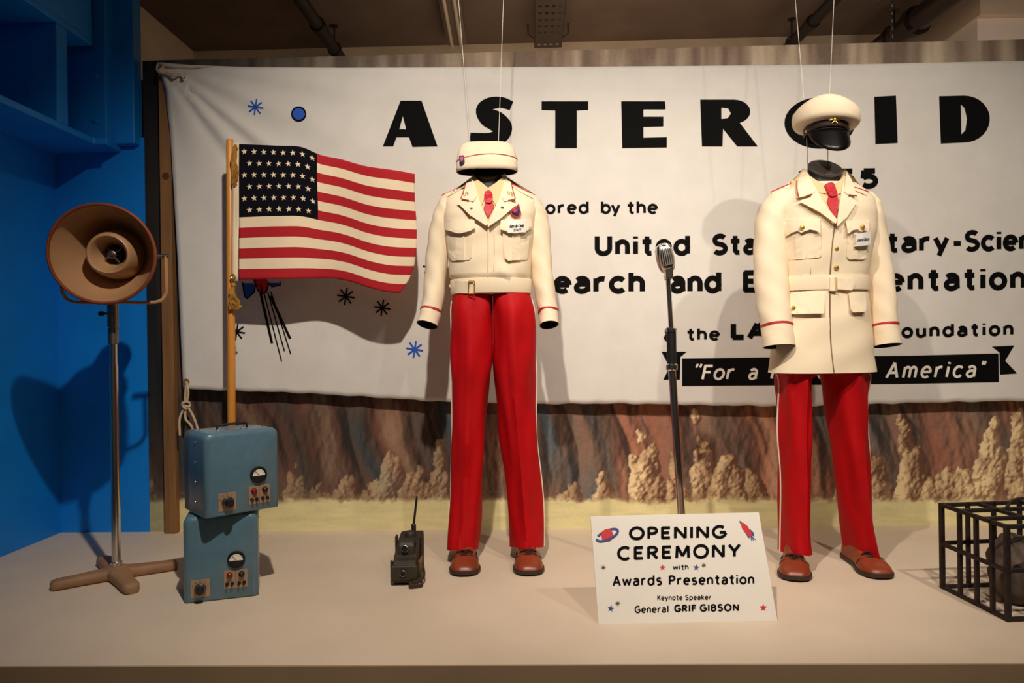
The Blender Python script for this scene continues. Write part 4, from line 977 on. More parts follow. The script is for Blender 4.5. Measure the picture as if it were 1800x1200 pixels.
# ---------------------------------------------------------------- dressed mannequins
class Fig:
    def __init__(s, label, X, Y, th, prof, n=2.3):
        s.o = np.array([X, Y, 0.0]); s.th = th; s.rel = th + math.atan2(X, Y); s.c, s.s = math.cos(th), math.sin(th); s.n = n
        s.root = thing('mannequin', label, 'mannequin', (X, Y, 0), th, 'dressed mannequins')
        s.prof = np.array(sorted(prof)); 
    def L(s, p):
        d = np.array(p, float) - s.o; return np.array([d[0] * s.c + d[1] * s.s, -d[0] * s.s + d[1] * s.c, d[2]])
    def at(s, px, py, y=0.0):            # local point on the plane local-y = y
        o = s.L(CAM); d = ray(px, py); d = np.array([d[0] * s.c + d[1] * s.s, -d[0] * s.s + d[1] * s.c, d[2]])
        return o + d * ((y - o[1]) / d[1])
    def wid(s, w, d):                    # half width across from the half width seen and the half depth
        return math.sqrt(max(w * w - (d * math.sin(s.rel)) ** 2, (.55 * w) ** 2)) / math.cos(s.rel)
    def seen(s, px, py, y, ra):          # half width seen of something ra wide at this place
        return ra
    def row(s, z): return [float(np.interp(z, s.prof[:, 0], s.prof[:, k])) for k in range(1, 6)]   # a, bf, bb, xc, yc
    def F(s, x, z):
        a, bf, bb, xc, yc = s.row(z); t = min(1.0, abs(x - xc) / a)
        return yc - bf * max(0.0, 1 - t ** s.n) ** (1 / s.n)
    def hit(s, px, py, off=0.0):         # local point on the front of the coat seen at a photo pixel
        o = s.L(CAM); d = ray(px, py); d = np.array([d[0] * s.c + d[1] * s.s, -d[0] * s.s + d[1] * s.c, d[2]])
        lo_ = None
        for y in np.arange(-.20, .05, .004):
            p = o + d * ((y - o[1]) / d[1])
            if y >= s.F(p[0], p[2]) - off: break
        y2 = y
        for _ in range(12):
            y1 = (y2 - .004); ym = (y1 + y2) / 2; p = o + d * ((ym - o[1]) / d[1])
            if ym >= s.F(p[0], p[2]) - off: y2 = ym
            else: break
        return o + d * ((y2 - o[1]) / d[1])
    def back_collar(s, name, z0, z1, gr, m, parent, a0=-4, a1=184):
        rings = []
        for z, g_ in ((z0, gr), (z1 - .003, gr), (z1, gr - .001), (z1, gr - .004), (z0, gr - .004)):
            a, bf, bb, xc, yc = s.row(z)
            rings.append([(xc + (a + g_) * math.cos(math.radians(t)), yc + ((bf if t < 0 or t > 180 else bb) + g_) * math.sin(math.radians(t)), z) for t in np.linspace(a0, a1, 30)])
        return MB().loft(rings, False, False, False).build(name, m, parent, True, 60)
    def torso(s, name, m, z0, z1, parent, nz=46, na=56, wr=None):
        rings = []
        for i in range(nz + 1):
            z = z0 + (z1 - z0) * i / nz; a, bf, bb, xc, yc = s.row(z); rg = []
            for j in range(na):
                t = 2 * PI * j / na; c_, s_ = math.cos(t), math.sin(t)
                x = xc + a * math.copysign(abs(c_) ** (2 / s.n), c_); y = yc + (bf if s_ < 0 else bb) * math.copysign(abs(s_) ** (2 / s.n), s_)
                if wr: dd = wr(x, z, t); y -= dd * (-s_); x += dd * c_ * .5
                rg.append((x, y, z))
            rings.append(rg)
        return MB().loft(rings).build(name, m, parent, True, 75)
    def patch(s, name, pts, off, m, parent, thick=.003, maxlen=5, holes=(), hang=0.0):
        # a piece of cloth lying on the coat: its face follows the coat, its cut edge turns back to it
        # (hang: how far the lower edge stands off more than the upper one, like a flap or a lapel)
        y0_, y1_ = min(p[1] for p in pts), max(p[1] for p in pts)
        mb_ = MB(); fill(mb_, pts, lambda x, y: s.hit(x, y, off + hang * (y - y0_) / (y1_ - y0_)), maxlen, holes)
        bk_ = .0035 if hang else off + .004
        cnt = {}
        for f in mb_.f:
            for a, b_ in zip(f, f[1:] + f[:1]): cnt.setdefault((min(a, b_), max(a, b_)), []).append((a, b_))
        v0 = list(mb_.v); q = []
        for k, l in cnt.items():
            if len(l) == 1:
                a, b_ = l[0]; A_, B_ = v0[a], v0[b_]
                mb_.add([A_, B_, (B_[0], B_[1] + bk_, B_[2]), (A_[0], A_[1] + bk_, A_[2])], [(1, 0, 3, 2)])
        if hang:                             # the underside of a free edge
            nb_ = len(v0); tri = [f for f in mb_.f if max(f) < nb_]
            mb_.add([(p[0], p[1] + bk_, p[2]) for p in v0], [tuple(reversed(f)) for f in tri])
        return mb_.build(name, m, parent, True, 60)
    def line(s, mb_, pts, off, r, k=6):
        q_ = [s.hit(x, y, off) for x, y in smooth_path(pts, k)]
        mb_.tube(q_, r, 6)
def blob(*pts, k=5): return [tuple(p) for p in smooth_path(list(pts) + [pts[0]], k)[:-1]]

def sleeve(fg, parent, pts, stripe_t, name='sleeve', wr=.003):
    # pts: (px, py, local y, radius across, radius deep)
    path = smooth_path([list(fg.at(x, y, ly)) + [ra, rd] for x, y, ly, ra, rd in pts], 8)
    n = 28; rings = []; axes = []
    for i, q_ in enumerate(path):
        t = Vector(path[min(i + 1, len(path) - 1)][:3] - path[max(i - 1, 0)][:3]).normalized()
        ax_ = (Vector((1, 0, 0)) - t * t.x).normalized(); ay_ = t.cross(ax_); axes.append((Vector(q_[:3]), ax_, ay_, q_[3], q_[4], t))
    sd = len(pts) + int(abs(pts[0][0]))
    def ring(k, gr=0.0, fold=True):
        c_, ax_, ay_, ra, rd, t = axes[k]; out = []
        for j in range(n):
            a = 2 * PI * j / n
            f = wr * (math.sin(2 * a + k * .33 + sd) * math.sin(k * .55 + a) + .6 * math.sin(3 * a - k * .21)) * min(1, k / 12) * (1 if k < len(axes) - 6 else .35) if fold else 0
            out.append(c_ + ax_ * (ra + gr + f) * math.cos(a) + ay_ * (rd + gr + f) * math.sin(a))
        return out
    rings = [ring(k) for k in range(len(axes))]
    last = axes[-1]
    MB().loft(rings, True, False).build(name, M_CREAM, parent, True, 70)
    ins = [[p for p in ring(len(axes) - 1, -.0005)], [p for p in ring(len(axes) - 1, -.005)], [p - last[5] * .05 for p in ring(len(axes) - 1, -.008)]]
    MB().loft(ins, False, True).build('cuff_lining', M_LINING, parent, True, 60)
    k0 = int((len(axes) - 1) * stripe_t); 
    c0, c1 = ring(k0, .0006), ring(min(k0 + 1, len(axes) - 1), .0006)
    tt = axes[k0][5] * .0075
    base = ring(k0, .0022, True); r1 = [p + tt for p in base]; r0 = [p + tt * 1.0 for p in ring(k0, -.002)]; rb = ring(k0, -.002)
    MB().loft([rb, base, r1, r0], False, False).build('cuff_stripe', M_PIPING, parent, True, 60)

def trousers(fg, parent_root, legs, stripe=True, pleat=0.014):
    tr = None; b = MB(); st = MB(); n = 40
    for sgn, rows in legs:
        path = smooth_path([[y, (xl + xr) / 2, (xr - xl) / 2, d, ly, xl, xr] for (y, xl, xr, d, ly) in rows], 10)
        rings = []; edge = []
        for i, q_ in enumerate(path):
            y, xm, hw, d, ly = q_[:5]
            c_ = fg.at(xm, y, ly); e = fg.at(xm + hw, y, ly); a = fg.wid(abs(e[0] - c_[0]) * math.cos(fg.rel), d)
            rg = []; tpar = i / (len(path) - 1)
            for j in range(n):
                t = 2 * PI * j / n; cc, ss = math.cos(t), math.sin(t)
                ex_ = 2 / 2.2
                x = a * math.copysign(abs(cc) ** ex_, cc); yy = d * math.copysign(abs(ss) ** ex_, ss)
                cr = math.exp(-((t - 1.5 * PI) / .17) ** 2) * pleat * min(1, .25 + tpar * 1.5)
                f = (.0050 * math.sin(3 * t + i * .09 + sgn) * math.sin(i * .13 + 2 * t) + .0030 * math.sin(5 * t - i * .16) + .0035 * math.sin(4 * t + 2 * sgn)) * min(1, i / 10)
                fl = .011 * math.exp(-((t - 1.36 * PI - sgn * .08 * PI) / .14) ** 2) * math.sin(min(1, tpar * 1.2) * PI)
                yy -= cr - fl
                dz = -.036 * max(0, -ss) * max(0, tpar - .90) / .10 + .006 * max(0, ss) * max(0, tpar - .9) / .1
                rg.append((c_[0] + x + f * cc, ly + yy + f * ss, c_[2] - dz * .6))
            rings.append(rg)
            ro = -round(fg.rel / (2 * PI / n) * .75)
            edge.append(np.array(rg[(n // 2 if sgn < 0 else 0) + ro]) + np.array([sgn * .0008, 0, 0]))
        b.loft(rings, True, False)
        # inside of the hem
        b.loft([[p for p in rings[-1]], [(c_[0] + (p[0] - c_[0]) * .8, ly + (p[1] - ly) * .8, p[2] + .06) for p in rings[-1]]], False, True)
        st.tube(edge, .0035, 6)
    tr = b.build('trousers', M_RED, parent_root, True, 75)
    if stripe: st.build('side_piping', M_WHITEPIPE, tr, True)
    return tr

def shoe(fg, px, py, rz, parent, length=.285, width=.102):
    tp = fg.L(PZ(px, py, .006)); rz = rz - fg.th
    Rz_ = Matrix.Translation(Vector((tp[0], tp[1], 0))) @ Matrix.Rotation(rz, 4, 'Z')
    # local: toe at the origin, heel at +y
    sec = [(0.0, .018, .020, .016), (.010, .034, .034, .016), (.035, .046, .045, .015), (.070, .0505, .053, .014), (.10, .047, .060, .013), (.125, .041, .067, .012), (.15, .036, .078, .012), (.185, .034, .098, .012), (.225, .034, .100, .012), (.262, .033, .090, .012), (.280, .022, .07, .012)]
    sec = smooth_path([list(q_) for q_ in sec], 3)
    sc = length / .285; rings = []
    for y, hw, h, zb2 in sec:
        rg = []
        for k in range(22):
            t = -PI * .12 + (PI * 1.24) * k / 21
            zz = zb2 + max(0, (h - zb2)) * max(0, math.sin(t)) ** .85; xx = hw * math.copysign(abs(math.cos(t)) ** .75, math.cos(t)) 
            rg.append(Rz_ @ Vector((xx * width / .102, y * sc, zz)))
        rings.append(rg)
    sh = MB().loft(rings).build('shoe', M_LEATHER, parent, True, 70)
    out = [(y * sc, (hw + .0045) * width / .102) for y, hw, h, zb2 in sec]
    out[0] = (-.004, .016 * width / .102); 
    pts = [(-hw, y) for y, hw in out] + [(hw, y) for y, hw in reversed(out)]
    pts = [(x, y) for x, y in pts]
    def zlift(y): return .007 * max(0, (.06 - y) / .06)
    MB().loft([[Rz_ @ Vector((x * .96, y, zlift(y))) for x, y in pts], [Rz_ @ Vector((x, y, .004 + zlift(y))) for x, y in pts], [Rz_ @ Vector((x, y, .013 + zlift(y) * .8)) for x, y in pts], [Rz_ @ Vector((x * .97, y, .0165 + zlift(y) * .6)) for x, y in pts]]).build('sole', M_SOLE, sh, True, 50)
    lc = MB()
    for k, (yy, zz) in enumerate(((.088, .0595), (.098, .0635), (.108, .0675))):
        s2 = .018; lc.tube([Rz_ @ Vector((-s2, yy * sc, zz - .006)), Rz_ @ Vector((0, yy * sc - .006, zz + .001)), Rz_ @ Vector((s2, yy * sc + .008, zz - .004))], .0022, 6)
    for sg in (-1, 1): lc.tube([Rz_ @ Vector(q_) for q_ in smooth_path([(0, .100 * sc, .067), (sg * .016, .094 * sc, .072), (sg * .031, .098 * sc, .060), (sg * .018, .100 * sc, .063), (0, .100 * sc, .066)], 4)], .0020, 6)
    lc.tube([Rz_ @ Vector(q_) for q_ in smooth_path([(0, .10 * sc, .067), (.020, .088 * sc, .062), (.032, .078 * sc, .050)], 4)], .0018, 6)
    lc.build('laces', M_LACE, sh, True)
    MB().tube([Rz_ @ Vector(q_) for q_ in smooth_path([(-.0495, .100 * sc, .026), (-.042, .090 * sc, .046), (0, .078 * sc, .0565), (.042, .090 * sc, .046), (.0495, .100 * sc, .026)], 4)], .0016, 6).build('toe_seam', M_SOLE, sh, True)
    return sh

def neck(fg, px_c, y_top, y_bot, hw_px, ly=0.0, tiltd=34):
    # black cut-off neck of the dress form with a slanted disc on top
    c_ = fg.at(px_c, y_top, ly); e = fg.at(px_c + hw_px, y_top, ly); ra = abs(e[0] - c_[0]); z0 = fg.at(px_c, y_bot, ly)[2]
    Rt_ = Matrix.Translation(Vector(c_)) @ Matrix.Rotation(math.radians(tiltd), 4, 'X')
    b = MB(); n = 32; rings = []
    base = [Vector((c_[0] + ra * 1.05 * math.cos(a), ly + ra * 1.05 * math.sin(a), z0)) for a in np.linspace(0, 2 * PI, n, endpoint=False)]
    for r_, h in ((1.0, -.012), (1.0, -.004)): rings.append([Rt_ @ Vector((ra * r_ * math.cos(a), ra * r_ * math.sin(a), h)) for a in np.linspace(0, 2 * PI, n, endpoint=False)])
    o = b.loft([base] + rings).build('neck_form', M_FORM, fg.root, True, 50)
    MB().lathe([(ra * 1.0, -.003), (ra * 1.02, 0), (ra * 1.0, .006), (ra * .95, .008), (0, .008)], n, Rt_).build('neck_cap', mat('grey neck cap', (84, 74, 70), .5), o, True, 50)

def gold_button(mb_, c_, r=.0075):
    T_ = Matrix.Translation(Vector(c_)) @ Matrix.Rotation(PI / 2, 4, 'X')
    mb_.lathe([(r, 0), (r, .002), (r * .8, .005), (r * .35, .006), (0, .006)], 14, T_)

# ======== figure one: short jacket
X1 = float(P(862, 520, 2.83)[0]); Y1 = 2.83
def rows_from_px(fg_Y, X, table, th=0.0):
    out = []
    for (y, xl, xr, bf, bb, yc) in table:
        pl2 = P(xl, y, fg_Y); pr2 = P(xr, y, fg_Y); z = float((pl2[2] + pr2[2]) / 2)
        out.append((z, float(pr2[0] - pl2[0]) / 2, bf, bb, float((pl2[0] + pr2[0]) / 2) - X, yc))
    return out
prof1 = rows_from_px(Y1, X1, [(518, 796, 931, .100, .085, 0), (492, 795, 931, .106, .09, 0), (486, 790, 933, .118, .098, 0), (455, 788, 934, .118, .1, 0), (410, 782, 940, .118, .105, 0), (380, 780, 944, .108, .1, .0), (358, 779, 944, .092, .09, .005),
    (346, 782, 940, .078, .08, .01), (338, 793, 930, .070, .072, .012), (328, 812, 908, .064, .066, .014), (318, 826, 893, .058, .06, .016), (308, 829, 889, .050, .055, .018)])
g1 = Fig('mannequin in short cream jacket and red trousers under the garrison cap', X1, Y1, 0.0, prof1)
zz = lambda y, Y=Y1: float(P(862, y, Y)[2])
def wr1(x, z, t):
    f = .0028 * math.sin(22 * z + 9 * x) * math.sin(13 * x + 4) + .002 * math.sin(60 * z - 25 * x)
    d = (x - .06) * .8 + (z - 1.12) * .6            # diagonal drape at the viewer's right of the waist
    f += .011 * math.exp(-((d + .012) / .016) ** 2) * math.exp(-((z - 1.11) / .07) ** 2) * (1 if x > .0 else 0) * min(1, max(0, x) / .04)
    f -= .008 * math.exp(-((d - .022) / .018) ** 2) * math.exp(-((z - 1.10) / .07) ** 2) * min(1, max(0, x) / .04)
    return f
jk = g1.torso('jacket', M_CREAM, zz(518), zz(335), g1.root, wr=wr1)
g1.back_collar('collar_stand', zz(340), zz(312), .010, M_CREAM, jk); g1.back_collar('shirt_collar_stand', zz(340), zz(309), .003, M_SHIRT, g1.root, -20, 200)
# waistband belt with buckle
def band(fg, name, ytop, ybot, gr, parent, m, zf=zz, slant=0.0):
    na = 56; rings = []
    for z, g_ in ((zf(ybot), gr * .4), (zf(ybot), gr), (zf(ybot) + .004, gr + .0015), (zf(ytop) - .004, gr + .0015), (zf(ytop), gr), (zf(ytop), gr * .3)):
        a, bf, bb, xc, yc = fg.row(z); rg = []
        for j in range(na):
            t = 2 * PI * j / na; c_, s_ = math.cos(t), math.sin(t)
            rg.append((xc + (a + g_) * math.copysign(abs(c_) ** (2 / fg.n), c_), yc + ((bf if s_ < 0 else bb) + g_) * math.copysign(abs(s_) ** (2 / fg.n), s_), z + slant * c_ * a))
        rings.append(rg)
    return MB().loft(rings, False, False).build(name, m, parent, True, 60)
band(g1, 'waistband', 492, 517, .006, jk, M_CREAM)
g1.patch('belt_tab', [(789, 502), (796, 493), (832, 495), (832, 516), (799, 515)], .013, M_CREAM, jk, .003)
bk = MB(); g1.line(bk, [(824, 494), (834, 494)], .020, .0022, 2); g1.line(bk, [(834, 494), (834, 516)], .020, .0022, 2); g1.line(bk, [(834, 516), (823, 516)], .020, .0022, 2); g1.line(bk, [(823, 516), (824, 494)], .020, .0022, 2); bk.build('buckle', M_BRASS, jk, True)
# shirt in the opening, collar leaves, tie
sh1 = g1.patch('shirt', [(833, 313), (846, 320), (858, 330), (873, 320), (888, 313), (882, 335), (870, 362), (858, 394), (848, 372), (838, 340)], .004, M_SHIRT, g1.root, .003)
g1.patch('collar_leaf', [(831, 306), (837, 312), (858, 333), (851, 350), (846, 361), (836, 338), (829, 318)], .010, M_SHIRT, sh1, .003)
g1.patch('collar_leaf', [(888, 304), (882, 312), (858, 333), (866, 352), (872, 361), (882, 340), (890, 316)], .010, M_SHIRT, sh1, .003)
ti = g1.patch('tie', [(854, 351), (864, 351), (869, 362), (858, 383), (850, 366)], .011, M_TIE, g1.root, .005)
g1.patch('knot', blob((853, 336), (859, 334), (864, 337), (866, 345), (864, 355), (853, 355), (851, 345)), .018, M_TIE, ti, .010)
# lapels and collar
g1.patch('lapel', [(831, 313), (840, 345), (858, 392), (854, 396), (826, 378), (803, 355), (823, 351), (826, 335), (826, 318)], .012, M_CREAM, jk, .003, hang=.013)
g1.patch('lapel', [(888, 313), (879, 345), (858, 392), (860, 397), (880, 384), (910, 358), (893, 353), (893, 335), (893, 318)], .012, M_CREAM, jk, .003, hang=.013)
g1.patch('collar', [(829, 312), (834, 328), (838, 345), (832, 354), (810, 349), (817, 330), (820, 320)], .023, M_CREAM, jk, .003)
g1.patch('collar', [(890, 312), (886, 328), (882, 345), (886, 354), (906, 349), (900, 330), (898, 320)], .023, M_CREAM, jk, .003)
pp_ = MB(); g1.line(pp_, [(819, 321), (816, 332), (810, 349)], .026, .0016); g1.line(pp_, [(810, 349), (824, 352)], .026, .0019, 3); g1.line(pp_, [(899, 321), (901, 332), (906, 349)], .026, .0016); g1.line(pp_, [(906, 349), (893, 352)], .026, .0013, 3)
g1.line(pp_, [(776, 343), (795, 335), (818, 322)], .005, .0022); g1.line(pp_, [(898, 322), (920, 333), (941, 343)], .005, .0022); pp_.build('red_piping', M_PIPING, jk, True)
# shoulder straps
g1.patch('shoulder_strap', [(777, 344), (797, 333), (819, 320), (822, 324), (800, 338), (780, 349)], .004, M_CREAM, jk, .003); g1.patch('shoulder_strap', [(941, 344), (921, 333), (898, 320), (895, 324), (917, 338), (937, 349)], .004, M_CREAM, jk, .003)
# pockets
def pocket1(x0, x1):
    body = [(x0 + 3, 403), (x1 - 3, 403), (x1 - 5, 452), (x1 - 10, 457), (x0 + 13, 458), (x0 + 7, 453)]
    g1.patch('pocket', body, .006, M_CREAM, jk, .004)
    xm = (x0 + x1) / 2
    g1.patch('pleat', [(xm - 7, 410), (xm + 8, 410), (xm + 8, 457), (xm - 7, 457)], .0085, M_CREAM, jk, .002)
    g1.patch('pocket_flap', [(x0, 386), (x1, 385), (x1 + 1, 400), (x1 - 6, 405), (xm + 2, 410), (xm - 4, 410), (x0 + 6, 405), (x0 - 1, 403)], .011, M_CREAM, jk, .003, hang=.012)
pocket1(782, 834); pocket1(880, 934)
se = MB(); g1.line(se, [(857, 397), (858, 440), (857, 491)], .0035, .0011); g1.line(se, [(868, 398), (869, 440), (867, 491)], .0030, .0008); se.build('front_seam', mat('cream seam', (206, 178, 138), .9), jk, True)
for x, y in ((829, 367), (883, 365)):
    bt = MB(); gold_button(bt, g1.hit(x, y, .0175), .006); bt.build('lapel_pin', mat('enamel pin', (88, 84, 110), .35, .4), jk, True)
us = MB(); mpu = lambda px, py: g1.hit(px, py, .0245)
text(us, 'US', 814, 824, 345, 342, 6, 1.0, mpu); text(us, 'US', 892, 902, 341, 345, 6, 1.0, mpu); us.build('collar_insignia', M_BRASS, jk)
# shoulder patch: shield with a planet
sb = g1.patch('shield_patch', [(912, 357), (916, 372), (914, 379), (907, 381), (899, 377), (896, 370), (904, 366)], .018, M_INKRED, jk, .002)
g1.patch('shield_field', [(911, 361), (914, 371), (912, 377), (907, 378.5), (901, 375.5), (898.5, 370.5), (905, 368)], .0205, mat('navy thread', (36, 36, 84), .8), jk, .001)
g1.patch('planet_motif', blob((902, 370), (906, 367), (910, 369), (908, 373), (904, 374)), .0225, M_INKRED, jk, .001)
rg_ = MB(); g1.line(rg_, [(900, 373), (906, 371), (912, 365)], .024, .0007); rg_.build('planet_ring', mat('pale blue thread', (130, 140, 200), .8), jk, True)
# name card
nt_ = g1.patch('name_tag', [(891.5, 387), (924, 386), (925, 408), (892.5, 409)], .023, mat('white card', (240, 236, 228), .5), g1.root, .002)
tx = MB(); mpn = lambda px, py: g1.hit(px, py, .0245)
text(tx, 'Aide-de-Camp', 895, 921, 400.5, 398.5, 6, .7, mpn, slant=.2, gap=.14, step=2); text(tx, 'Staff', 902, 916, 406.5, 405.5, 5, .7, mpn, slant=.2, step=2); tx.build('handwriting', M_INK, nt_)
# sleeves
sleeve(g1, jk, [(806, 354, .02, .030, .045), (795, 355, .022, .041, .056), (785, 370, .024, .047, .060), (777, 400, .024, .047, .058), (770, 450, .018, .0445, .053), (764, 500, .0, .0420, .048), (757, 545, -.03, .0400, .045), (751, 571, -.05, .0410, .046)], .86)
sleeve(g1, jk, [(914, 354, .02, .030, .045), (927, 355, .022, .041, .056), (937, 370, .024, .045, .060), (945, 400, .024, .0445, .058), (951, 450, .018, .0420, .053), (957, 500, .0, .0400, .048), (962, 545, -.025, .0375, .045), (965, 571, -.045, .0370, .045)], .86)
neck(g1, 857.5, 304, 345, 26, .005)
tr1 = trousers(g1, g1.root, [(-1, [(514, 797, 866, .088, .0), (545, 793, 866.5, .104, .0), (600, 792, 867, .108, .005), (650, 793, 865, .104, .005), (700, 794, 858.5, .092, .01), (760, 795, 854, .084, .012), (820, 794, 850, .082, .015), (900, 790, 848, .086, .02), (964, 786, 842.5, .098, .012)]),
    (1, [(514, 862, 930, .088, .0), (545, 863.5, 937, .104, .0), (600, 864, 939, .108, .005), (650, 866.5, 939, .104, .005), (700, 872.5, 939, .092, .01), (760, 879, 943, .084, .012), (820, 886, 947, .082, .015), (900, 893, 952.5, .086, .02), (960, 899, 956.5, .098, .012)])])
def tline(fg, tr, pts, r, m, nm, ys):
    b2 = MB(); q_ = [fg.at(x, y, ys[i]) for i, (x, y) in enumerate(pts)]; b2.tube(smooth_path(q_, 5), r, 6); return b2.build(nm, m, tr, True)
tline(g1, tr1, [(866, 520), (867, 560), (867, 598), (864, 604)], .0014, mat('dark red seam', (120, 10, 20), .8), 'fly_seam', (-.092, -.105, -.100, -.102))
shoe(g1, 816, 1011, math.radians(3), g1.root, .285, .108); shoe(g1, 931, 1010, math.radians(3), g1.root, .285, .108)

# ======== figure two: long belted jacket, turned a little to the viewer's right
TH2 = math.radians(5); Y2 = 2.72; X2 = float(P(1452, 520, 2.72)[0])
def rows2(table):
    out = []
    for (y, xl, xr, bf, bb, yc) in table:
        pl2 = P(xl, y, Y2); pr2 = P(xr, y, Y2); z = float((pl2[2] + pr2[2]) / 2); c_ = (pl2[0] + pr2[0]) / 2 - X2
        rel = TH2 + math.atan2(X2, Y2); w_ = float(pr2[0] - pl2[0]) / 2 * math.cos(math.atan2(X2, Y2)); d_ = (bf + bb) / 2
        out.append((z, math.sqrt(max(w_ * w_ - (d_ * math.sin(rel)) ** 2, (.6 * w_) ** 2)) / math.cos(rel), bf, bb, c_ / math.cos(TH2), yc))
    return out
prof2 = rows2([(658, 1350, 1538, .128, .105, 0), (620, 1354, 1532, .126, .105, 0), (560, 1362, 1528, .120, .10, 0), (515, 1370, 1523, .112, .095, 0), (490, 1373, 1522, .108, .09, 0), (450, 1369, 1530, .116, .1, 0), (410, 1364, 1538, .122, .105, 0), (375, 1362, 1540, .112, .10, 0), (352, 1362, 1538, .095, .09, .004),
    (338, 1372, 1527, .080, .08, .008), (325, 1389, 1510, .070, .07, .010), (313, 1404, 1496, .063, .062, .012), (302, 1411, 1490, .058, .058, .014), (294, 1413, 1488, .052, .054, .015)])
g2 = Fig('mannequin in long belted cream jacket and red trousers under the peaked cap', X2, Y2, TH2, prof2)
z2 = lambda y: float(P(1452, y, Y2)[2])
wr2 = lambda x, z, t: .0025 * math.sin(17 * z + 8 * x) * math.sin(15 * x + 1) + .0016 * math.sin(50 * z - 21 * x) - (.004 * math.exp(-((z - z2(500)) / .02) ** 2))
jk2 = g2.torso('jacket', M_CREAM, z2(653), z2(324), g2.root, nz=60, wr=wr2)
g2.back_collar('collar_stand', z2(328), z2(301), .010, M_CREAM, jk2); g2.back_collar('shirt_collar_stand', z2(328), z2(297), .003, M_SHIRT, g2.root, -20, 200)
band(g2, 'belt', 487, 512, .005, jk2, M_CREAM, z2, 0.0)
g2.patch('belt_keeper', [(1459, 487), (1472, 487), (1472, 511), (1459, 511)], .013, M_CREAM, jk2, .004); g2.patch('belt_end', [(1472, 489), (1500, 489), (1503, 500), (1498, 510), (1472, 508)], .0115, M_CREAM, jk2, .003)
bk = MB(); g2.line(bk, [(1469.5, 487), (1470, 510)], .020, .0018, 2); bk.build('buckle', M_BRASS, jk2, True)
sh2 = g2.patch('shirt', [(1419, 305), (1432, 318), (1452, 327), (1466, 328), (1480, 318), (1487, 306), (1482, 330), (1476, 360), (1471, 386), (1455, 364), (1436, 334)], .004, M_SHIRT, g2.root, .003)
g2.patch('collar_leaf', [(1417, 299), (1424, 309), (1440, 320), (1456, 324), (1452, 340), (1437, 338), (1424, 322), (1417, 310)], .009, M_SHIRT, sh2, .003)
g2.patch('collar_leaf', [(1486, 300), (1480, 314), (1468, 324), (1472, 342), (1480, 338), (1486, 322), (1488, 308)], .009, M_SHIRT, sh2, .003)
ti2 = g2.patch('tie', [(1460, 340), (1471, 338), (1474, 352), (1471, 384), (1462, 372), (1454, 354)], .010, M_TIE, g2.root, .005)
g2.patch('knot', blob((1450, 326), (1456, 321), (1465, 321), (1469, 330), (1472, 341), (1462, 345), (1455, 336)), .018, M_TIE, ti2, .010)
g2.patch('lapel', [(1418, 303), (1436, 334), (1455, 365), (1472, 386), (1469, 393), (1440, 372), (1403, 353), (1426, 346), (1415, 330), (1412, 312)], .012, M_CREAM, jk2, .003, hang=.013)
g2.patch('lapel', [(1485, 306), (1478, 345), (1472, 386), (1472, 398), (1490, 380), (1507, 354), (1493, 344), (1490, 325), (1489, 308)], .012, M_CREAM, jk2, .003, hang=.013)
g2.patch('collar', [(1416, 299), (1422, 318), (1434, 335), (1427, 342), (1404, 347), (1400, 318), (1408, 306)], .022, M_CREAM, jk2, .003)
g2.patch('collar', [(1488, 300), (1486, 320), (1484, 336), (1492, 343), (1506, 344), (1500, 322), (1494, 310)], .022, M_CREAM, jk2, .003)
pp_ = MB(); g2.line(pp_, [(1401, 317), (1401, 332), (1404, 346)], .025, .0020); g2.line(pp_, [(1417, 344), (1427, 341)], .025, .0018, 3); g2.line(pp_, [(1492, 342), (1506, 344)], .025, .0020, 3)
g2.line(pp_, [(1356, 337), (1376, 328), (1400, 318)], .006, .0020); g2.line(pp_, [(1491, 326), (1510, 331), (1527, 337)], .006, .0020); pp_.build('red_piping', M_PIPING, jk2, True)
g2.patch('shoulder_strap', [(1356, 337), (1376, 327), (1398, 315), (1404, 322), (1380, 334), (1360, 344)], .005, M_CREAM, jk2, .003); g2.patch('shoulder_strap', [(1527, 337), (1512, 330), (1494, 322), (1494, 330), (1510, 337), (1523, 343)], .005, M_CREAM, jk2, .003)
# breast pockets with scalloped flaps
g2.patch('pocket', [(1381, 406), (1443, 404), (1444, 450), (1438, 453), (1388, 457), (1382, 454)], .006, M_CREAM, jk2, .004); g2.patch('pleat', [(1398, 408), (1408, 408), (1410, 455), (1399, 456)], .0080, M_CREAM, jk2, .002)
g2.patch('pocket_flap', [(1379, 387), (1442, 384), (1442, 410), (1434, 405), (1424, 403), (1415, 406), (1409, 409), (1402, 406), (1394, 408), (1381, 416)], .011, M_CREAM, jk2, .003, hang=.012)
g2.patch('pocket', [(1489, 404), (1524, 404), (1523, 453), (1518, 456), (1494, 456), (1489, 452)], .006, M_CREAM, jk2, .004); g2.patch('pleat', [(1500, 408), (1508, 408), (1508, 455), (1501, 455)], .0080, M_CREAM, jk2, .002)
g2.patch('pocket_flap', [(1487, 388), (1528, 385), (1527, 408), (1520, 404), (1515, 407), (1508, 403), (1500, 404), (1491, 411)], .011, M_CREAM, jk2, .003, hang=.012)
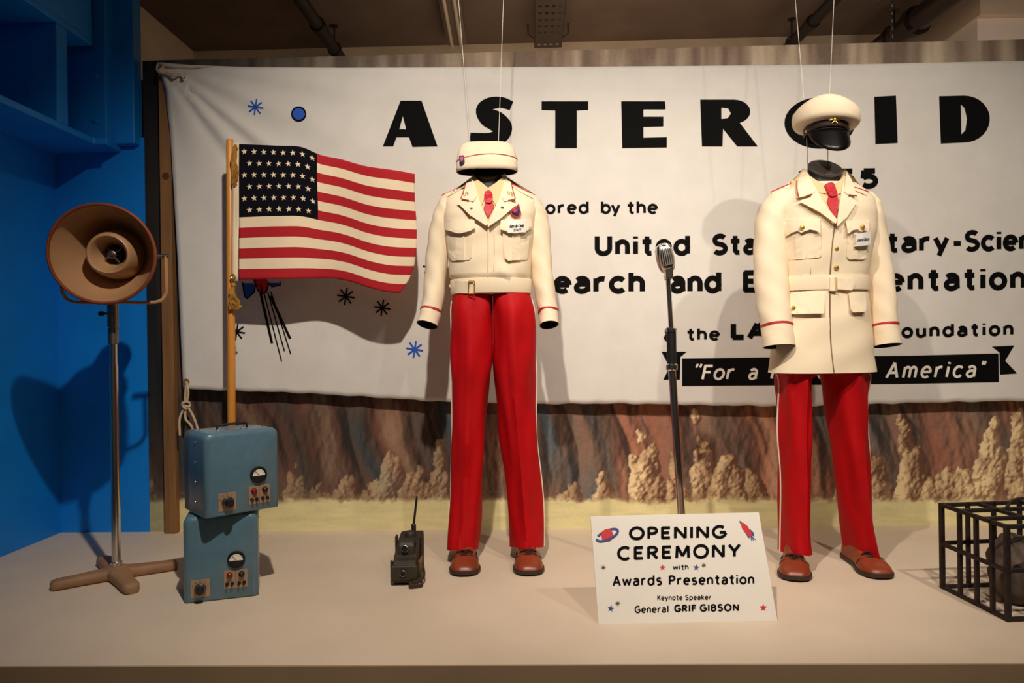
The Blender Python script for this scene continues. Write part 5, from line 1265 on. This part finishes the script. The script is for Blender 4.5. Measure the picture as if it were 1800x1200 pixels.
# lower pockets
g2.patch('lower_pocket_flap', [(1389, 516), (1450, 515), (1449, 549), (1446, 551), (1392, 552), (1390, 549)], .006, M_CREAM, jk2, .003, hang=.012); g2.patch('lower_pocket_flap', [(1492, 515), (1522, 513), (1523, 545), (1520, 548), (1500, 549), (1496, 544)], .006, M_CREAM, jk2, .003, hang=.012)
for x, y in ((1410, 400), (1516, 399), (1470, 437), (1470, 470), (1395, 541)): bt = MB(); gold_button(bt, g2.hit(x, y, (.020 if y < 420 else .0155) if x != 1470 else .001), .0088); bt.build('button', M_BRASS, jk2, True)
for x, y in ((1392, 320), (1497, 326)):
    bt = MB(); gold_button(bt, g2.hit(x, y, .006), .005); bt.build('strap_button', M_BRASS, jk2, True)
se = MB(); g2.line(se, [(1468, 392), (1463, 430), (1460, 470), (1459, 487)], .0030, .0018); g2.line(se, [(1459, 512), (1459, 560), (1461, 610), (1466, 654)], .0025, .0018); g2.line(se, [(1406, 457), (1407, 487)], .002, .0008); g2.line(se, [(1424, 457), (1425, 487)], .002, .0008)
se.build('front_edge', mat('dark seam', (120, 90, 62), .9), jk2, True)
nt2 = g2.patch('name_tag', [(1504, 411), (1530, 407), (1531, 430), (1505, 433)], .022, MATS['white card'], g2.root, .002)
tx = MB(); mpn2 = lambda px, py: g2.hit(px, py, .0245)
text(tx, 'General Gibson', 1506, 1528, 424.5, 422, 5.5, .6, mpn2, slant=.2, gap=.14, step=2); tx.build('handwriting', M_INK, nt2)
sleeve(g2, jk2, [(1392, 351, .01, .032, .046), (1377, 354, .01, .046, .058), (1363, 373, .01, .0555, .066), (1354, 405, .005, .0585, .064), (1354, 465, -.01, .0600, .060), (1359, 520, -.03, .0590, .057), (1365, 570, -.055, .0550, .054), (1369, 609, -.07, .0560, .054)], .87)
sleeve(g2, jk2, [(1508, 351, .015, .030, .046), (1519, 354, .015, .038, .058), (1527, 373, .015, .0445, .064), (1535, 410, .012, .0455, .060), (1542, 465, .0, .0465, .056), (1549, 520, -.015, .0475, .054), (1555, 570, -.035, .0465, .051), (1560, 607, -.05, .0470, .051)], .87)
neck(g2, 1450, 297, 335, 28, -.005, 40)
tr2 = trousers(g2, g2.root, [(-1, [(600, 1361, 1452, .10, .01), (650, 1364, 1445, .10, .01), (665, 1364, 1429, .098, .01), (700, 1366, 1427, .092, .012), (760, 1368, 1426, .086, .014), (820, 1369, 1425, .084, .018), (900, 1368, 1423, .088, .022), (972, 1368, 1426, .100, .014)]),
    (1, [(600, 1442, 1524, .10, .01), (650, 1436, 1524, .10, .01), (665, 1440, 1524, .10, .01), (700, 1448, 1524, .096, .012), (760, 1457, 1525, .090, .014), (820, 1464, 1527, .088, .018), (900, 1474, 1533, .09, .022), (978, 1486, 1543, .104, .014)])], pleat=.019)
shoe(g2, 1398, 1020, math.radians(-18), g2.root, .285, .108); shoe(g2, 1553, 1016, math.radians(0), g2.root, .285, .108)

# ---------------------------------------------------------------- caps hung on wires
YC = 2.80
c_ = P(856, 303, YC); cap1 = thing('garrison_cap', 'cream garrison cap with red piping hanging over the short jacket', 'cap', tuple(c_), math.radians(3))
def cap_rings(rows, n=48, e=2.4): return [[(xc + a * math.copysign(abs(math.cos(t)) ** (2 / e), math.cos(t)), b_ * math.copysign(abs(math.sin(t)) ** (2 / e), math.sin(t)), z + sl_ * math.cos(t)) for t in np.linspace(0, 2 * PI, n, endpoint=False)] for a, b_, z, xc, sl_ in rows]
MB().loft(cap_rings([(.115, .066, .0, 0, 0), (.117, .066, .03, 0, 0), (.114, .058, .06, 0, 0), (.107, .045, .088, 0, 0), (.094, .030, .107, 0, 0), (.072, .016, .1165, 0, 0), (.045, .006, .119, 0, 0)]), False, True).build('crown', M_CREAM, cap1, True, 75)
MB().loft(cap_rings([(.1135, .064, .001, 0, 0), (.11, .060, .03, 0, 0), (.08, .03, .07, 0, 0)]), False, True).build('lining', M_LINING, cap1, True, 75)
cur = []; nn_ = 64
def curt(t, k):                                       # turned-up curtain; its top edge is piped
    a, b_ = .1185, .0675
    x = a * math.copysign(abs(math.cos(t)) ** (2 / 2.4), math.cos(t)); y = b_ * math.copysign(abs(math.sin(t)) ** (2 / 2.4), math.sin(t))
    h = .048 + .022 * math.cos(x / .118 * 1.15) - .014 + .004 * x / .118
    s_ = 1 - .07 * k - .06 * k * k
    return (x * (1 - .015 * k), y * s_ - .001, .002 + (h - .002) * k)
MB().loft([[curt(t, k) for t in np.linspace(0, 2 * PI, nn_, endpoint=False)] for k in (0, .33, .66, 1.0)], False, False).build('curtain', M_CREAM, cap1, True, 75).modifiers.new('Solidify', 'SOLIDIFY').thickness = .003
MB().tube([curt(t, 1.0) for t in np.linspace(0, 2 * PI, nn_ + 1)], .0022, 6).build('red_piping', M_PIPING, cap1, True)
bx_, by_ = -.094, -.0555
def shieldc(s_, off): return [(bx_ + x * s_, by_ - off - .25 * x, .037 + z * s_) for x, z in ((-.010, .013), (.010, .013), (.010, -.004), (.006, -.010), (0, -.013), (-.006, -.010), (-.010, -.004))]
bd = MB(); bd.loft([shieldc(1, .002), shieldc(1, .0075)]); bd.build('badge', mat('navy badge', (48, 40, 96), .5), cap1)
bd = MB(); bd.loft([shieldc(.62, .004), shieldc(.62, .0088)]); bd.build('badge_emblem', mat('pink badge', (206, 96, 130), .5), cap1)

c_ = P(1451, 240, 2.70); cap2 = thing('peaked_cap', 'cream officer peaked cap with black visor hanging over the long jacket', 'cap', tuple(c_), math.radians(15))
cap2.rotation_euler = (math.radians(-3), math.radians(3), math.radians(-4)); cap2.scale = (.90, .90, .90)
MB().loft(cap_rings([(.080, .098, .0, 0, 0), (.082, .10, .02, 0, 0), (.083, .101, .044, 0, 0)], e=2.1), False, True).build('band', M_CAPBAND, cap2, True, 75)
rings = []
for a, b_, z, xc, k in ((.083, .101, .036, 0, 0), (.10, .115, .036, 0, .1), (.121, .130, .041, 0, .15), (.128, .134, .052, 0, .4), (.130, .134, .072, 0, .8), (.127, .130, .092, 0, 1), (.116, .120, .106, 0, 1.1), (.092, .095, .114, 0, 1.05), (.05, .05, .117, 0, 1.0), (.01, .01, .118, 0, 1.0)):
    rg = []
    for t in np.linspace(0, 2 * PI, 56, endpoint=False):
        x = a * math.cos(t); y = b_ * math.sin(t)
        f = .006 * math.sin(3 * t + 1) * k + .016 * max(0, -math.sin(t)) * k - .006 * math.cos(t) * k
        rg.append((x, y, z + f))
    rings.append(rg)
MB().loft(rings).build('crown', M_CREAM, cap2, True, 80)
# visor
vs = []; nvz = 25
for k in range(6):
    t_ = k / 5; rg = []
    for j in range(nvz):
        ang = math.radians(200 + 140 * j / (nvz - 1)); w_v = math.sin((j / (nvz - 1)) * PI) ** .7
        x = .082 * math.cos(ang) * (1 + .10 * t_ * w_v); y = .099 * math.sin(ang) - .042 * t_ * w_v
        rg.append((x, y, .000 - .090 * t_ * w_v - .014 * t_ * t_ * w_v))
    vs.append(rg)
vo = MB().loft(vs, False, False, False).build('visor', M_VISOR, cap2, True, 80); md = vo.modifiers.new('Solidify', 'SOLIDIFY'); md.thickness = .003
MB().tube([(.0845 * math.cos(a), .1025 * math.sin(a), .012) for a in np.linspace(math.radians(195), math.radians(345), 24)], .0055, 8).build('chin_strap', mat('brown strap leather', (44, 22, 16), .45), cap2, True)
b = MB(); 
for sg in (-1, 1): b.ball((sg * .083, -.026, .012), .006, 10, 6)
b.build('strap_buttons', M_BRASS, cap2, True)
b = MB(); ey = -.1055
b.ball((0, ey - .004, .034), .008, 10, 8, (.8, .6, 1.25)); b.ball((0, ey - .006, .047), .004, 8, 6)
for sg in (-1, 1):
    for k in range(6):
        a = math.radians(80 - 22 * k); ln = .024 - .0015 * k
        b.tube([(sg * .004, ey - .003, .036), (sg * ln * .6 * math.cos(a) + sg * .004, ey - .003 + .002, .036 + ln * .6 * math.sin(a)), (sg * ln * math.cos(a) + sg * .005, ey + .004, .036 + ln * math.sin(a) * .95)], [.002, .0025, .001], 6)
    b.tube([(sg * .003, ey - .003, .026), (sg * .010, ey - .003, .018)], .002, 6)
b.build('eagle_emblem', M_BRASS, cap2, True)

def wire(px0, py0, px1, py1, Y, label, r=.0011):
    p_ = P(px1, py1, Y); q_ = P(px0, py0, Y); d = q_ - p_; e_ = p_ + d * ((ZC - p_[2]) / d[2])
    o = thing('hanging_wire', label, 'wire', tuple(p_), 0, 'white wires holding the caps')
    MB().tube([(0, 0, 0), e_ - p_], r, 6).build('strand', M_WIRE, o)
    MB().lathe([(.008, 0), (.008, -.006), (0, -.006)], 10, Matrix.Translation(Vector(e_ - p_))).build('ceiling_fixing', M_STEEL, o)
wire(806, 0, 827, 259, YC, 'white wire holding the garrison cap, the one nearer the flag')
wire(885, 0, 876, 256, YC, 'white wire holding the garrison cap, the one farther from the flag')
wire(1398, 0, 1413, 174, 2.70, 'white wire holding the peaked cap, the one nearer the microphone')
wire(1466, 0, 1458, 170, 2.70, 'white wire holding the peaked cap, the one farther from the microphone')
def rod(px0, py0, px1, py1, Y, label):
    p_ = P(px1, py1, Y); q_ = P(px0, py0, Y)
    tag(MB().tube([p_, q_], .0014, 6).build('support_rod', M_STEEL), label, 'rod', 'thin rods under the peaked cap')
rod(1418, 238, 1420, 302, 2.71, 'thin metal rod under the peaked cap beside the neck')
rod(1455, 244, 1455, 292, 2.71, 'thin metal rod from the peaked cap down to the neck disc')
